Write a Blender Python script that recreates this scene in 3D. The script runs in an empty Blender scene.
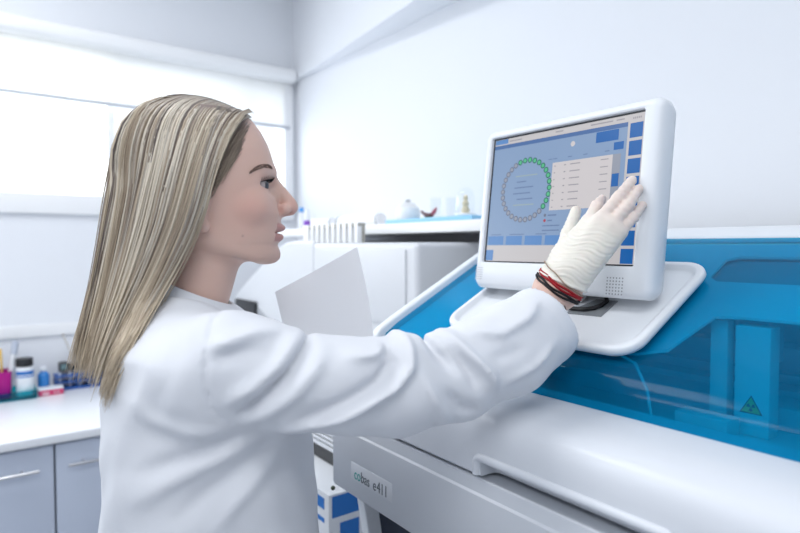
import bpy, bmesh, math, random
import numpy as np
from mathutils import Matrix, Vector
random.seed(4); np.random.seed(4)
SC = bpy.context.scene
COL = SC.collection
PI = math.pi

# ------------------------------------------------------------------ materials
MATS = {}
def mat(name, col=(.8, .8, .8), rough=.45, spec=.5, metal=0., emit=None, estr=1., attr=None, sss=0., coat=0., bump=None, colnoise=None):
    if name in MATS: return MATS[name]
    m = bpy.data.materials.new(name); m.use_nodes = True
    nt = m.node_tree; b = nt.nodes['Principled BSDF']
    b.inputs['Base Color'].default_value = (*col, 1)
    b.inputs['Roughness'].default_value = rough
    b.inputs['Metallic'].default_value = metal
    b.inputs['Specular IOR Level'].default_value = spec
    b.inputs['Coat Weight'].default_value = coat
    if sss:
        b.inputs['Subsurface Weight'].default_value = sss
        b.inputs['Subsurface Radius'].default_value = (.012, .004, .002)
        b.inputs['Subsurface Scale'].default_value = .6
    if emit:
        b.inputs['Emission Color'].default_value = (*emit, 1); b.inputs['Emission Strength'].default_value = estr
    if attr:
        a = nt.nodes.new('ShaderNodeAttribute'); a.attribute_name = attr
        nt.links.new(a.outputs['Color'], b.inputs['Base Color'])
    if colnoise:                                   # (scale, other colour): faint mottling of the surface itself
        n = nt.nodes.new('ShaderNodeTexNoise'); n.inputs['Scale'].default_value = colnoise[0]; n.inputs['Detail'].default_value = 3
        r = nt.nodes.new('ShaderNodeMix'); r.data_type = 'RGBA'
        r.inputs['A'].default_value = (*col, 1); r.inputs['B'].default_value = (*colnoise[1], 1)
        nt.links.new(n.outputs['Fac'], r.inputs['Factor']); nt.links.new(r.outputs['Result'], b.inputs['Base Color'])
    if bump:                                       # (scale, strength, distance)
        tc = nt.nodes.new('ShaderNodeTexCoord')
        n = nt.nodes.new('ShaderNodeTexNoise'); n.inputs['Scale'].default_value = bump[0]; n.inputs['Detail'].default_value = 3
        nt.links.new(tc.outputs['Object'], n.inputs['Vector'])
        k = nt.nodes.new('ShaderNodeBump'); k.inputs['Strength'].default_value = bump[1]; k.inputs['Distance'].default_value = bump[2]
        nt.links.new(n.outputs['Fac'], k.inputs['Height']); nt.links.new(k.outputs['Normal'], b.inputs['Normal'])
    MATS[name] = m
    return m

def glassmat(name, tint, rough=.03, ior=1.4, spec=1.):
    m = bpy.data.materials.new(name); m.use_nodes = True
    nt = m.node_tree; nt.nodes.remove(nt.nodes['Principled BSDF'])
    t = nt.nodes.new('ShaderNodeBsdfTransparent'); t.inputs['Color'].default_value = (*tint, 1)
    g = nt.nodes.new('ShaderNodeBsdfGlossy'); g.inputs['Roughness'].default_value = rough; g.inputs['Color'].default_value = (spec, spec, spec, 1)
    f = nt.nodes.new('ShaderNodeFresnel'); f.inputs['IOR'].default_value = ior
    x = nt.nodes.new('ShaderNodeMixShader')
    ge = nt.nodes.new('ShaderNodeNewGeometry'); inv = nt.nodes.new('ShaderNodeMath'); inv.operation = 'SUBTRACT'; inv.inputs[0].default_value = 1
    mu = nt.nodes.new('ShaderNodeMath'); mu.operation = 'MULTIPLY'          # reflect on the outer side only
    nt.links.new(ge.outputs['Backfacing'], inv.inputs[1]); nt.links.new(f.outputs[0], mu.inputs[0]); nt.links.new(inv.outputs[0], mu.inputs[1])
    nt.links.new(mu.outputs[0], x.inputs[0]); nt.links.new(t.outputs[0], x.inputs[1]); nt.links.new(g.outputs[0], x.inputs[2])
    nt.links.new(x.outputs[0], nt.nodes['Material Output'].inputs['Surface'])
    MATS[name] = m
    return m

def acrylic(name, tint, body, haze, rough=.06, ior=1.25):
    m = glassmat(name, tint, rough, ior); nt = m.node_tree
    x = [n for n in nt.nodes if n.type == 'MIX_SHADER'][0]
    d = nt.nodes.new('ShaderNodeBsdfDiffuse'); d.inputs['Color'].default_value = (*body, 1)
    y = nt.nodes.new('ShaderNodeMixShader'); y.inputs[0].default_value = haze
    nt.links.new(x.outputs[0], y.inputs[1]); nt.links.new(d.outputs[0], y.inputs[2])
    nt.links.new(y.outputs[0], nt.nodes['Material Output'].inputs['Surface'])
    return m
def fabric_blind(name, col):
    m = bpy.data.materials.new(name); m.use_nodes = True
    nt = m.node_tree; nt.nodes.remove(nt.nodes['Principled BSDF'])
    d = nt.nodes.new('ShaderNodeBsdfDiffuse'); d.inputs['Color'].default_value = (*col, 1)
    t = nt.nodes.new('ShaderNodeBsdfTranslucent'); t.inputs['Color'].default_value = (*col, 1)
    x = nt.nodes.new('ShaderNodeMixShader'); x.inputs[0].default_value = .5
    nt.links.new(d.outputs[0], x.inputs[1]); nt.links.new(t.outputs[0], x.inputs[2])
    nt.links.new(x.outputs[0], nt.nodes['Material Output'].inputs['Surface'])
    return m

M_wall = mat('wall_paint', (.83, .85, .89), .7, .2, bump=(60, .05, .002), colnoise=(3, (.82, .845, .89)))
M_wall2 = mat('blue_grey_paint', (.66, .68, .72), .7, .2, bump=(60, .05, .002))
M_ceil = mat('ceiling_paint', (.85, .86, .88), .8, .2)
M_floor = mat('floor_vinyl', (.55, .58, .63), .35, .4, colnoise=(14, (.5, .53, .58)))
M_trim = mat('white_frame', (.90, .91, .925), .35, .5)
M_white = mat('white_plastic', (.80, .83, .87), .32, .45)
M_white2 = mat('white_casing', (.70, .72, .755), .38, .4)
M_panel = mat('grey_white_panel', (.69, .72, .77), .38, .45)
M_panel2 = mat('pale_panel', (.72, .75, .80), .34, .45)
M_warmw = mat('ivory_plastic', (.62, .60, .55), .5, .4)
M_grey = mat('grey_plastic', (.35, .37, .40), .5, .4)
M_dark = mat('cavity_shade_navy', (.018, .026, .05), .6, .3)
M_black = mat('black_plastic', (.012, .013, .016), .35, .5)
M_int = mat('instrument_interior', (.62, .64, .68), .5, .3)
M_intd = mat('interior_dark_steel', (.66, .68, .72), .4, .4)
M_inpan = mat('inner_panel', (.88, .89, .90), .5, .3)
M_lam = mat('cabinet_laminate', (.56, .62, .74), .4, .4)
M_worktop = mat('white_worktop', (.82, .84, .88), .25, .5)
M_steel = mat('brushed_steel', (.62, .62, .64), .28, .5, metal=1.)
M_blue = mat('blue_card', (.02, .16, .50), .5, .3)
M_navy = mat('blue_rack_plastic', (.02, .10, .38), .4, .4)
M_pink = mat('pink_card', (.62, .03, .14), .5, .3)
M_magenta = mat('magenta_plastic', (.42, .0, .22), .4, .4)
M_paper = mat('paper', (.90, .905, .93), .7, .2)
M_coat = mat('coat_cotton', (.745, .765, .81), .85, .15, bump=(180, .06, .002))
M_skin = mat('skin', (.7, .5, .42), .46, .4, attr='Col', sss=.10, bump=(420, .12, .001))
M_hair = mat('hair', (.5, .4, .3), .38, .45, attr='Col')
M_brow = mat('eyebrow_hair', (.21, .14, .115), .6, .2)
M_lash = mat('eyelash', (.012, .01, .01), .6, .2)
M_eye = mat('eyeball', (.8, .78, .76), .12, .5, attr='Col')
M_glove = mat('latex', (.80, .765, .69), .5, .35, attr='Col', sss=.08, bump=(300, .08, .001))
M_red = mat('red_cord', (.33, .008, .015), .6, .3)
M_blackc = mat('black_cord', (.015, .012, .014), .6, .3)
M_beige = mat('beige_cord', (.35, .26, .2), .6, .3)
M_cable = mat('black_rubber', (.01, .01, .012), .4, .4)
M_trouser = mat('navy_trousers', (.03, .035, .06), .8, .2)
M_shoe = mat('white_shoe', (.7, .7, .7), .5, .3)
M_tglass = acrylic('tinted_acrylic', (.22, .80, .925), (.0, .25, .52), .17, .12, 1.2)
M_clear = glassmat('clear_glass', (.97, .98, .98), .02, 1.45)
M_pane = glassmat('window_glass', (.98, .99, .99), .02, 1.3)
M_teal = glassmat('teal_plastic', (.15, .75, .80), .2, 1.4)
M_blind = fabric_blind('blind_fabric', (.90, .90, .89))

# ------------------------------------------------------------------ mesh helpers
MW = {}
def mw(o):
    return MW[o.name] if o is not None else Matrix()
class MB:
    """collects vertices, faces and material slots of one mesh"""
    def __init__(s): s.v = []; s.f = []; s.mi = []; s.c = None; s.m = 0
    def add(s, vs, fs, m=None):
        n = len(s.v); s.v += [tuple(v) for v in vs]; s.f += [tuple(i + n for i in f) for f in fs]
        s.mi += [s.m if m is None else m] * len(fs)
    def bm(s, b, m=None):
        b.verts.index_update(); s.add([v.co[:] for v in b.verts], [[v.index for v in f.verts] for f in b.faces], m); b.free()
    def box(s, lo, hi, bev=0., seg=2, m=None):
        b = bmesh.new(); bmesh.ops.create_cube(b, size=1)
        for v in b.verts: v.co = Vector([(lo[i] + hi[i]) / 2 + v.co[i] * (hi[i] - lo[i]) for i in range(3)])
        if bev: bmesh.ops.bevel(b, geom=b.edges[:], offset=bev, segments=seg, affect='EDGES', profile=.6)
        s.bm(b, m)
    def prism(s, prof, axis, a, b_, bev=0., seg=2, m=None, only_ends=False):
        """closed polygon prof in the two other axes (in order), extruded along axis from a to b_"""
        b = bmesh.new(); n = len(prof)
        def pt(p, t):
            q = list(p); q.insert(axis, t); return q
        A = [b.verts.new(pt(p, a)) for p in prof]; B = [b.verts.new(pt(p, b_)) for p in prof]
        b.faces.new(A); b.faces.new(B[::-1])
        for i in range(n): b.faces.new([A[(i + 1) % n], A[i], B[i], B[(i + 1) % n]])
        bmesh.ops.recalc_face_normals(b, faces=b.faces[:])
        if bev:
            ed = [e for e in b.edges if abs(e.verts[0].co[axis] - e.verts[1].co[axis]) < 1e-6] if only_ends else b.edges[:]
            bmesh.ops.bevel(b, geom=ed, offset=bev, segments=seg, affect='EDGES', profile=.6, clamp_overlap=True)
        s.bm(b, m)
    def rings(s, loops, cap0=True, cap1=True, closed=True, m=None):
        n = len(loops[0]); vs = [p for l in loops for p in l]; fs = []
        for k in range(len(loops) - 1):
            for i in range(n if closed else n - 1):
                j = (i + 1) % n; fs.append((k * n + i, k * n + j, (k + 1) * n + j, (k + 1) * n + i))
        if cap0: fs.append(tuple(range(n))[::-1])
        if cap1: fs.append(tuple(range((len(loops) - 1) * n, len(loops) * n)))
        s.add(vs, fs, m)
    def lathe(s, prof, c=(0, 0, 0), n=24, axis=2, m=None):
        L = []
        for r, h in prof:
            l = []
            for i in range(n):
                a = 2 * PI * i / n; p = [r * math.cos(a), r * math.sin(a)]; p.insert(axis, h); l.append([p[k] + c[k] for k in range(3)])
            L.append(l)
        s.rings(L, m=m)
    def tube(s, pts, r, n=8, m=None, closed=False, flat=1.):
        pts = [Vector(p) for p in pts]; L = []; N = len(pts); up = None
        for i, p in enumerate(pts):
            if closed: t = pts[(i + 1) % N] - pts[i - 1]
            else: t = pts[min(i + 1, N - 1)] - pts[max(i - 1, 0)]
            t.normalize()
            if up is None:
                up = Vector((0, 0, 1)) if abs(t.z) < .9 else Vector((1, 0, 0))
            u = (up - t * up.dot(t)).normalized(); w = t.cross(u); up = u
            rr = r[i] if hasattr(r, '__len__') else r
            L.append([p + (u * math.cos(2 * PI * k / n) + w * math.sin(2 * PI * k / n) * flat) * rr for k in range(n)])
        if closed: L.append(L[0]); s.rings(L, False, False, m=m)
        else: s.rings(L, m=m)
    def sphere(s, c, r, n=16, m=None):
        b = bmesh.new(); bmesh.ops.create_uvsphere(b, u_segments=n, v_segments=max(6, n // 2), radius=1)
        r = r if hasattr(r, '__len__') else (r, r, r)
        for v in b.verts: v.co = Vector([c[i] + v.co[i] * r[i] for i in range(3)])
        s.bm(b, m)
    def quad(s, a, b, c, d, m=None): s.add([a, b, c, d], [(0, 1, 2, 3)], m)
    def build(s, name, mats, parent=None, smooth=True, world=True, angle=40):
        me = bpy.data.meshes.new(name); o = bpy.data.objects.new(name, me); COL.objects.link(o)
        vs = s.v
        if world and parent is not None:
            inv = mw(parent).inverted(); vs = [inv @ Vector(v) for v in vs]
        me.from_pydata([tuple(v) for v in vs], [], s.f)
        for m in (mats if isinstance(mats, (list, tuple)) else [mats]): me.materials.append(m)
        me.polygons.foreach_set('material_index', s.mi)
        if s.c is not None:
            a = me.color_attributes.new('Col', 'FLOAT_COLOR', 'POINT'); a.data.foreach_set('color', np.asarray(s.c, np.float32).ravel())
        me.update()
        if smooth:
            me.polygons.foreach_set('use_smooth', [True] * len(me.polygons))
            if angle: me.set_sharp_from_angle(angle=math.radians(angle))
        if parent is not None: o.parent = parent
        MW[o.name] = mw(parent).copy()
        return o

def tag(o, label=None, cat=None, group=None, kind=None):
    for k, v in (('label', label), ('category', cat), ('group', group), ('kind', kind)):
        if v: o[k] = v
    return o
def thing(name, label, cat, loc=(0, 0, 0), rz=0., rx=0., group=None):
    o = bpy.data.objects.new(name, None); COL.objects.link(o); o.empty_display_size = .05
    o.location = loc; o.rotation_euler = (rx, 0, rz)
    MW[o.name] = Matrix.Translation(loc) @ Matrix.Rotation(rz, 4, 'Z') @ Matrix.Rotation(rx, 4, 'X')
    return tag(o, label, cat, group)
def rounded(x0, x1, y0, y1, r, n=6):
    out = []
    for cx, cy, a0 in ((x1 - r, y1 - r, 0), (x0 + r, y1 - r, 90), (x0 + r, y0 + r, 180), (x1 - r, y0 + r, 270)):
        for i in range(n + 1):
            a = math.radians(a0 + 90 * i / n); out.append((cx + r * math.cos(a), cy + r * math.sin(a)))
    return out
def difference(o, cutter):
    m = o.modifiers.new('cut', 'BOOLEAN'); m.object = cutter; m.operation = 'DIFFERENCE'; m.solver = 'EXACT'
    bpy.context.view_layer.update()
    dg = bpy.context.evaluated_depsgraph_get()
    me = bpy.data.meshes.new_from_object(o.evaluated_get(dg))
    o.modifiers.clear(); old = o.data; o.data = me; bpy.data.meshes.remove(old)
    cm = cutter.data; bpy.data.objects.remove(cutter); bpy.data.meshes.remove(cm)
    me.set_sharp_from_angle(angle=math.radians(35))
def text_mesh(body, size, extrude=.0003):
    cu = bpy.data.curves.new('t', 'FONT'); cu.body = body; cu.size = size; cu.extrude = extrude
    o = bpy.data.objects.new('t', cu); COL.objects.link(o); bpy.context.view_layer.update()
    me = bpy.data.meshes.new_from_object(o.evaluated_get(bpy.context.evaluated_depsgraph_get()))
    vs = [v.co[:] for v in me.vertices]; fs = [tuple(p.vertices) for p in me.polygons]
    bpy.data.objects.remove(o); bpy.data.curves.remove(cu); bpy.data.meshes.remove(me)
    return vs, fs

# ------------------------------------------------------------------ the room
XL, YB = -2.85, 1.42
def struct(name, b, m, parent=None, smooth=False):
    o = b.build(name, m, parent, smooth=smooth)
    if parent is None: o['kind'] = 'structure'
    return o
b = MB(); b.box((-3.0, -2.6, -.08), (2.2, 1.57, 0)); struct('floor', b, M_floor)
b = MB(); b.box((-3.0, -2.6, 2.95), (2.2, 1.57, 3.05)); struct('ceiling', b, M_ceil)
b = MB(); b.box((-3.0, YB, 0), (2.2, YB + .15, 2.95)); struct('wall_back', b, M_wall)
b = MB(); b.box((2.2, -2.6, 0), (2.35, 1.57, 2.95)); struct('wall_right', b, M_wall2)
b = MB(); b.box((-3.0, -2.75, 0), (2.35, -2.6, 2.95)); struct('wall_front', b, M_wall2)
WY0, WY1, WZ0, WZ1 = -1.6, 1.395, 1.635, 2.36
b = MB()
b.box((-3.0, -2.6, 0), (XL, YB, WZ0)); b.box((-3.0, -2.6, WZ1), (XL, YB, 2.95))
b.box((-3.0, -2.6, WZ0), (XL, WY0, WZ1)); b.box((-3.0, WY1, WZ0), (XL, YB, WZ1)); struct('wall_left', b, M_wall)
b = MB(); b.prism([(XL, YB), (2.2, YB), (2.2, YB - .50), (XL, YB - .015)], 2, 2.373, 2.95); struct('trim_1', b, M_wall)           # soffit over the back wall
b = MB(); b.box((XL, -2.0, 2.35), (XL + .075, YB - .02, 2.42), .028, 5); struct('trim_2', b, M_trim, smooth=True)  # curtain rail
b = MB(); b.box((XL, -2.6, 1.122), (XL + .012, YB - .001, 1.172), .003); struct('trim_3', b, M_trim, smooth=True)          # ledge strip
wf = MB()
wf.box((XL - .10, WY0, WZ0), (XL + .02, WY1, 1.72), .006)
wf.box((XL - .10, WY1 - .05, 1.72), (XL + .02, WY1, 2.35), .006)
wf.box((XL - .09, .508, 1.72), (XL - .03, .540, 2.35), .004)
wf.box((XL - .09, .540, 1.72), (XL - .04, 1.345, 1.76), .004); wf.box((XL - .09, .540, 2.29), (XL - .04, 1.345, 2.35), .004)
wf.box((XL - .09, 1.13, 1.76), (XL - .04, 1.17, 2.29), .004)
wf.box((XL - .09, WY0, 2.30), (XL - .03, .508, 2.35), .004)
win = wf.build('window_1', M_trim); win['kind'] = 'structure'
b = MB(); b.box((XL - .068, WY0, 1.72), (XL - .062, .51, 2.33)); b.build('pane', M_pane, win, smooth=False)
b = MB(); b.box((XL - .068, .54, 1.75), (XL - .062, WY1 - .05, 2.33)); b.build('pane', glassmat('grey_window_glass', (.78, .80, .83), .05, 1.2), win, smooth=False)
rb = thing('roller_blind', 'white fabric roller blind pulled partly down over the bright window', 'blind', (XL + .02, -.1, 2.118))
b = MB(); b.box((XL + .018, -1.9, 2.128), (XL + .0195, 1.375, 2.352)); b.build('fabric', M_blind, rb, smooth=False)
b = MB(); b.box((XL + .012, -1.9, 2.114), (XL + .026, 1.375, 2.130), .004); b.build('bottom_bar', mat('grey_bar', (.5, .53, .58), .4), rb)

# ------------------------------------------------------------------ left counter
cy = [-1.01, -.58, -.19, .208, .61]
def cabinet(y0, y1, label):
    t = thing('base_cabinet', label, 'cabinet', (-2.49, (y0 + y1) / 2, 0), group='base cabinets under the white worktop')
    b = MB(); b.box((-2.83, y0 + .002, .08), (-2.162, y1 - .002, .872), .002); b.build('body', M_lam, t)
    b = MB(); b.box((-2.80, y0 + .01, 0), (-2.22, y1 - .01, .08)); b.build('plinth', M_grey, t)
    b = MB(); b.box((-2.16, y0 + .003, .10), (-2.142, y1 - .003, .862), .003); d = b.build('door', M_lam, t)
    b = MB(); yc = (y0 + y1) / 2
    b.tube([(-2.112, y0 + .035, .795), (-2.112, y1 - .045, .795)], .0055, 10)
    for yy in (y0 + .08, y1 - .09): b.tube([(-2.143, yy, .795), (-2.112, yy, .795)], .004, 8)
    b.build('handle', M_steel, d)
cabinet(cy[2], cy[3], 'grey-blue base cabinet with steel bar handle at the lower left, below the white bottle')
cabinet(cy[3], cy[4], 'grey-blue base cabinet with steel bar handle just behind the white coat')
b = MB(); b.box((XL + .002, -1.0, .872), (-2.118, .615, .90), .004, 3)
tag(b.build('worktop', M_worktop), 'long white worktop along the window wall above the grey-blue cabinets', 'worktop')

# things on the counter
t = thing('storage_tray', 'translucent teal plastic tray on the white worktop under the window', 'tray', (-2.74, .03, .9))
b = MB(); b.box((-2.80, -.20, .9005), (-2.672, .205, .908), .003)
b.build('bottom', M_teal, t)
b = MB()
for lo, hi in (((-2.80, -.20, .908), (-2.795, .205, .935)), ((-2.677, -.20, .908), (-2.672, .205, .935)), ((-2.795, -.20, .908), (-2.677, -.195, .935)), ((-2.795, .20, .908), (-2.677, .205, .935))): b.box(lo, hi)
b.build('rim', M_teal, t, smooth=False)
BX, BY = -2.715, .168
t = thing('bottle', 'white plastic bottle with black cap and blue label band in the teal tray', 'bottle', (BX, BY, .909))
b = MB(); b.lathe([(.027, .909), (.030, .914), (.030, 1.015), (.027, 1.024), (.022, 1.027)], (BX, BY, 0)); b.build('body', M_white, t)
b = MB(); b.lathe([(.0285, 1.0275), (.0295, 1.03), (.0295, 1.055), (.028, 1.058)], (BX, BY, 0)); b.build('cap', M_black, t)
b = MB(); b.lathe([(.0303, .995), (.0306, .9955), (.0306, 1.009), (.0303, 1.0095)], (BX, BY, 0)); b.lathe([(.0303, .985), (.0306, .9855), (.0306, .990), (.0303, .9905)], (BX, BY, 0)); b.build('label_band', M_blue, t)
t = thing('pen_cup', 'magenta plastic pen holder in the teal tray left of the white bottle', 'pen holder', (-2.745, .085, .909))
b = MB(); L_ = []
for z, g in ((.909, 0), (1.012, .003), (1.012, 0), (.915, -.003)):
    L_.append([(x, y, z) for x, y in rounded(-2.785 - g, -2.705 + g, .045 - g, .122 + g, .012)])
b.rings(L_); b.build('cup', M_magenta, t)
PEN = [('white ballpoint pen with light blue end standing in the magenta pen holder', -2.72, .075, -2.735, .060, 1.105, mat('light_blue_plastic', (.35, .5, .75), .4), .005),
       ('yellow pencil standing in the magenta pen holder', -2.735, .098, -2.728, .090, 1.10, mat('yellow_paint', (.75, .5, .12), .5), .0045),
       ('thick white marker standing in the magenta pen holder beside the bottle', -2.73, .112, -2.75, .142, 1.125, M_white, .011)]
for lab, x0, y0, x1, y1, z1, m_, r_ in PEN:
    t = thing('marker' if r_ > .008 else 'pen', lab, 'pen', (x0, y0, .916), group='pens in the magenta holder')
    a_, c_ = Vector((x0, y0, .916)), Vector((x1, y1, z1)); q = a_.lerp(c_, .75)
    b = MB(); b.tube([a_, a_.lerp(c_, .04), q], [r_ * .5, r_, r_], 10); b.build('barrel', m_ if r_ < .008 else M_white, t)
    b = MB(); b.tube([q, c_.lerp(q, .05), c_], [r_ * 1.12, r_ * 1.12, r_ * .8], 10); b.build('cap', m_ if r_ < .008 else mat('pale_grey_cap', (.5, .55, .65)), t)
t = thing('bottle', 'small blue bottle with white cap behind the pink box', 'bottle', (-2.765, .235, .9))
b = MB(); b.lathe([(.019, .9005), (.021, .905), (.021, .975), (.012, .985), (.010, .99)], (-2.765, .235, 0)); b.build('body', mat('blue_plastic', (.03, .22, .6), .35), t)
b = MB(); b.lathe([(.012, .9905), (.0125, .992), (.0125, 1.003), (.011, 1.005)], (-2.765, .235, 0)); b.build('cap', M_white, t)
t = thing('carton', 'small pink and white carton lying on the white worktop beside the teal tray', 'box', (-2.72, .255, .9))
b = MB(); b.box((-2.752, .212, .9005), (-2.697, .298, .922), .001); b.build('box', M_pink, t)
b = MB(); b.box((-2.7525, .2115, .922), (-2.6965, .2985, .9285), .001); b.build('lid', M_white, t)
b = MB()
for y0, y1, z0 in ((.222, .25, .910), (.225, .247, .905), (.262, .288, .908)): b.box((-2.6972, y0, z0), (-2.6966, y1, z0 + .003))
b.build('lettering', M_white, t, smooth=False)
t = thing('tube_rack', 'blue plastic tube rack on the white worktop below the window', 'rack', (-2.79, .38, .9))
b = MB()
for z in (.9005, .93, .955): b.box((-2.83, .275, z), (-2.755, .50, z + .006 if z > .91 else .91), .001)
for y in (.277, .35, .42, .495):
    for x in (-2.829, -2.759): b.box((x, y, .905), (x + .004, y + .004, .958))
b.build('frame', M_navy, t, smooth=False)
b = MB()
for k in range(6):
    for x in (-2.812, -2.775): b.lathe([(.006, .912), (.007, .915), (.007, .972), (.005, .974)], (x, .295 + k * .036, 0), 10)
b.build('tubes', mat('pale_tube', (.45, .5, .6), .4), t)
t = thing('label_gun', 'black handheld device with grey screen lying across the blue tube rack', 'device', (-2.79, .33, .975))
b = MB(); b.box((-2.82, .292, .9755), (-2.765, .325, 1.012), .005); b.box((-2.82, .326, .9755), (-2.77, .382, 1.006), .008); b.tube([(-2.79, .382, .988), (-2.79, .405, .988), (-2.79, .425, 1.0)], [.012, .009, .005], 10)
b.build('body', M_black, t)
b = MB(); b.box((-2.7655, .297, .985), (-2.7645, .320, 1.008)); b.build('screen', mat('grey_screen', (.12, .2, .22), .2), t, smooth=False)
b = MB(); b.tube([(-2.79, .35, 1.003), (-2.80, .325, 1.09), (-2.805, .312, 1.125)], [.0028, .0028, .003], 8); b.sphere((-2.805, .312, 1.127), .0045, 10)
tag(b.build('dip_rod', mat('pale_rod', (.55, .52, .47), .5)), 'thin pale rod leaning upright on the black handheld device', 'rod')
t = thing('tube_box', 'small white box standing on the blue tube rack close to the blond hair', 'box', (-2.79, .447, .975))
b = MB(); b.box((-2.815, .435, .9755), (-2.775, .462, 1.035), .002); b.build('box', M_white, t)
b = MB(); b.box((-2.816, .434, 1.035), (-2.774, .463, 1.043), .002); b.build('lid', M_white2, t)

# ------------------------------------------------------------------ bench along the back wall and what stands on it
t = thing('lab_bench', 'white laboratory bench along the back wall carrying the analyser', 'bench', (-.9, 1.0, 0))
b = MB(); b.box((-2.846, .618, .72), (.6, 1.416, .75), .004); b.build('top', M_worktop, t)
for lx in (-2.0, -1.0, .5):
    for ly in (.70, 1.36):
        b = MB(); b.box((lx - .025, ly - .025, 0), (lx + .025, ly + .025, .72), .003); b.build('leg', M_grey, t)
b = MB(); b.box((-2.0, 1.34, .55), (.5, 1.37, .65)); b.build('rail', M_grey, t)

# white cabinet-like analyser below the shelf
t = thing('benchtop_device', 'large white rounded laboratory machine below the wall shelf', 'machine', (-1.8, 1.15, .75))
b = MB(); b.box((-1.785, .95, .755), (-1.205, 1.30, 1.510), .018, 4); b.build('main_housing', M_white2, t)
b = MB()
prof = [(-1.789, .755), (-1.789, 1.517), (-1.93, 1.519), (-2.01, 1.512), (-2.09, 1.49), (-2.17, 1.455), (-2.27, 1.405), (-2.40, 1.345), (-2.52, 1.28), (-2.58, 1.20), (-2.60, .755)]
b.prism(prof, 1, .955, 1.35, .01, 3); b.build('side_housing', M_white2, t)
b = MB(); b.box((-1.76, .944, 1.28), (-1.25, .951, 1.49), .003); b.build('front_door', M_white2, t)
b = MB(); b.box((-2.50, .945, 1.19), (-2.275, .957, 1.268), .012, 3); b.build('display', M_black, t)
b = MB(); b.tube([(-2.26, .952, 1.235), (-2.15, .952, 1.19), (-2.02, .952, 1.15)], .012, 8, flat=.5); b.build('handle', M_grey, t)
RX0, RX1 = -1.8903, -1.5252
t = thing('slotted_rack', 'ivory slotted rack lying on top of the white rounded machine', 'rack', ((RX0 + RX1) / 2, .985, 1.5105))
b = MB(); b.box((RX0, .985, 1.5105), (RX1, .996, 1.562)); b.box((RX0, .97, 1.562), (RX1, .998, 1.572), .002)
b.build('body', mat('rack_beige_grey', (.42, .41, .37), .6), t, smooth=False)  # beige-grey body, seen as slots between the white fins
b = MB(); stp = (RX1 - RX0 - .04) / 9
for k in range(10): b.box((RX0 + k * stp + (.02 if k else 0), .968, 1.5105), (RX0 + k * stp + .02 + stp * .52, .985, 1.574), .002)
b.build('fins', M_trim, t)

# box and racks seen under the sleeve
t = thing('reagent_box', 'white cardboard box with blue printed panels on the bench left of the analyser', 'box', (-1.28, .80, .75))
b = MB(); b.box((-1.47, .622, .7505), (-1.10, .935, .953), .002); b.build('carton', M_white2, t)
b = MB()
b.box((-1.0998, .63, .90), (-1.0990, .925, .948)); b.box((-1.0998, .65, .76), (-1.0990, .70, .885)); b.box((-1.0998, .72, .80), (-1.0990, .92, .86))
b.box((-1.42, .6212, .915), (-1.12, .6219, .94)); b.box((-1.32, .6212, .885), (-1.12, .6219, .895))
b.box((-1.20, .70, .9531), (-1.12, .74, .9537)); b.build('print', M_blue, t, smooth=False)
t = thing('black_tray', 'black plastic tray on top of the white and blue box', 'tray', (-1.3, .84, .953))
b = MB()
b.box((-1.46, .715, .9542), (-1.16, .93, .960)); b.box((-1.46, .715, .96), (-1.455, .93, .99)); b.box((-1.165, .715, .96), (-1.16, .93, .99)); b.box((-1.455, .715, .96), (-1.165, .72, .99)); b.box((-1.455, .925, .96), (-1.165, .93, .99))
b.build('tray', M_black, t, smooth=False)
t = thing('slatted_holder', 'white slatted holder stacked on the black tray behind the sleeve', 'holder', (-1.3, .84, .99))
b = MB(); b.box((-1.465, .71, .9905), (-1.155, .933, 1.0))
for k in range(4): b.box((-1.465, .71, 1.004 + k * .012), (-1.155, .933, 1.011 + k * .012), .002)
for x in (-1.45, -1.31, -1.18): b.box((x, .73, .9995), (x + .02, .925, 1.05))
b.build('slats', M_white2, t, smooth=False)

# ------------------------------------------------------------------ wall shelf and what stands on it
t = thing('display_shelf', 'long white wall shelf behind the monitor', 'shelf', (-1.3, 1.27, 1.54))
b = MB(); b.box((-2.45, 1.11, 1.541), (-1.0, 1.419, 1.573), .002); b.build('board', M_trim, t)
for x in (-1.16, -1.04):
    b = MB(); b.prism([(1.419, 1.541), (1.419, 1.44), (1.405, 1.44), (1.20, 1.541)], 0, x, x + .012); b.build('bracket', M_trim, t, smooth=False)
def roll(x, y, z0, length, r, label, band):
    t = thing('paper_roll', label, 'roll', (x, y, z0), group='white rolls on the shelf')
    b = MB(); c0 = Vector((x, y, z0 + r)); c1 = c0 + Vector((length, .02, 0))
    b.tube([c0, c1], r, 20); b.build('roll', M_paper, t)
    for q in band:
        b = MB(); p = c0.lerp(c1, q); b.tube([p, p + Vector((.006, 0, 0))], r * 1.03, 20); b.build('band', mat('slate_band', (.12, .17, .2), .5), t)
xa, xb = -2.0043, -1.7433
roll(xa, 1.19, 1.5735, xb - xa, .023, 'white paper roll with a dark band at each end, beside the blue folder', (.02, .96))
xa, xb = -2.4462, -2.2722
roll(xa, 1.30, 1.5735, xb - xa, .026, 'short white paper roll with one dark band, behind the slotted rack', (.95,))
FX0 = -1.6005
b = MB(); b.box((FX0, 1.125, 1.5735), (FX0 + .42, 1.36, 1.587), .003)
tag(b.build('blue_folder', mat('sky_blue_card', (.30, .62, .88), .5)), 'light blue folder lying flat on the wall shelf', 'folder')
bx = -1.3937
t = thing('bird_figurine', 'small colourful bird figurine with raised tail on the light blue folder', 'figurine', (bx, 1.15, 1.587))
b = MB(); b.tube([(bx - .035, 1.15, 1.604), (bx - .02, 1.15, 1.597), (bx - .002, 1.15, 1.5945), (bx + .012, 1.15, 1.597)], [.004, .007, .0075, .006], 12); b.sphere((bx - .038, 1.15, 1.607), .005, 12); b.build('body', mat('dark_red_paint', (.10, .04, .05), .5), t)
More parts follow.
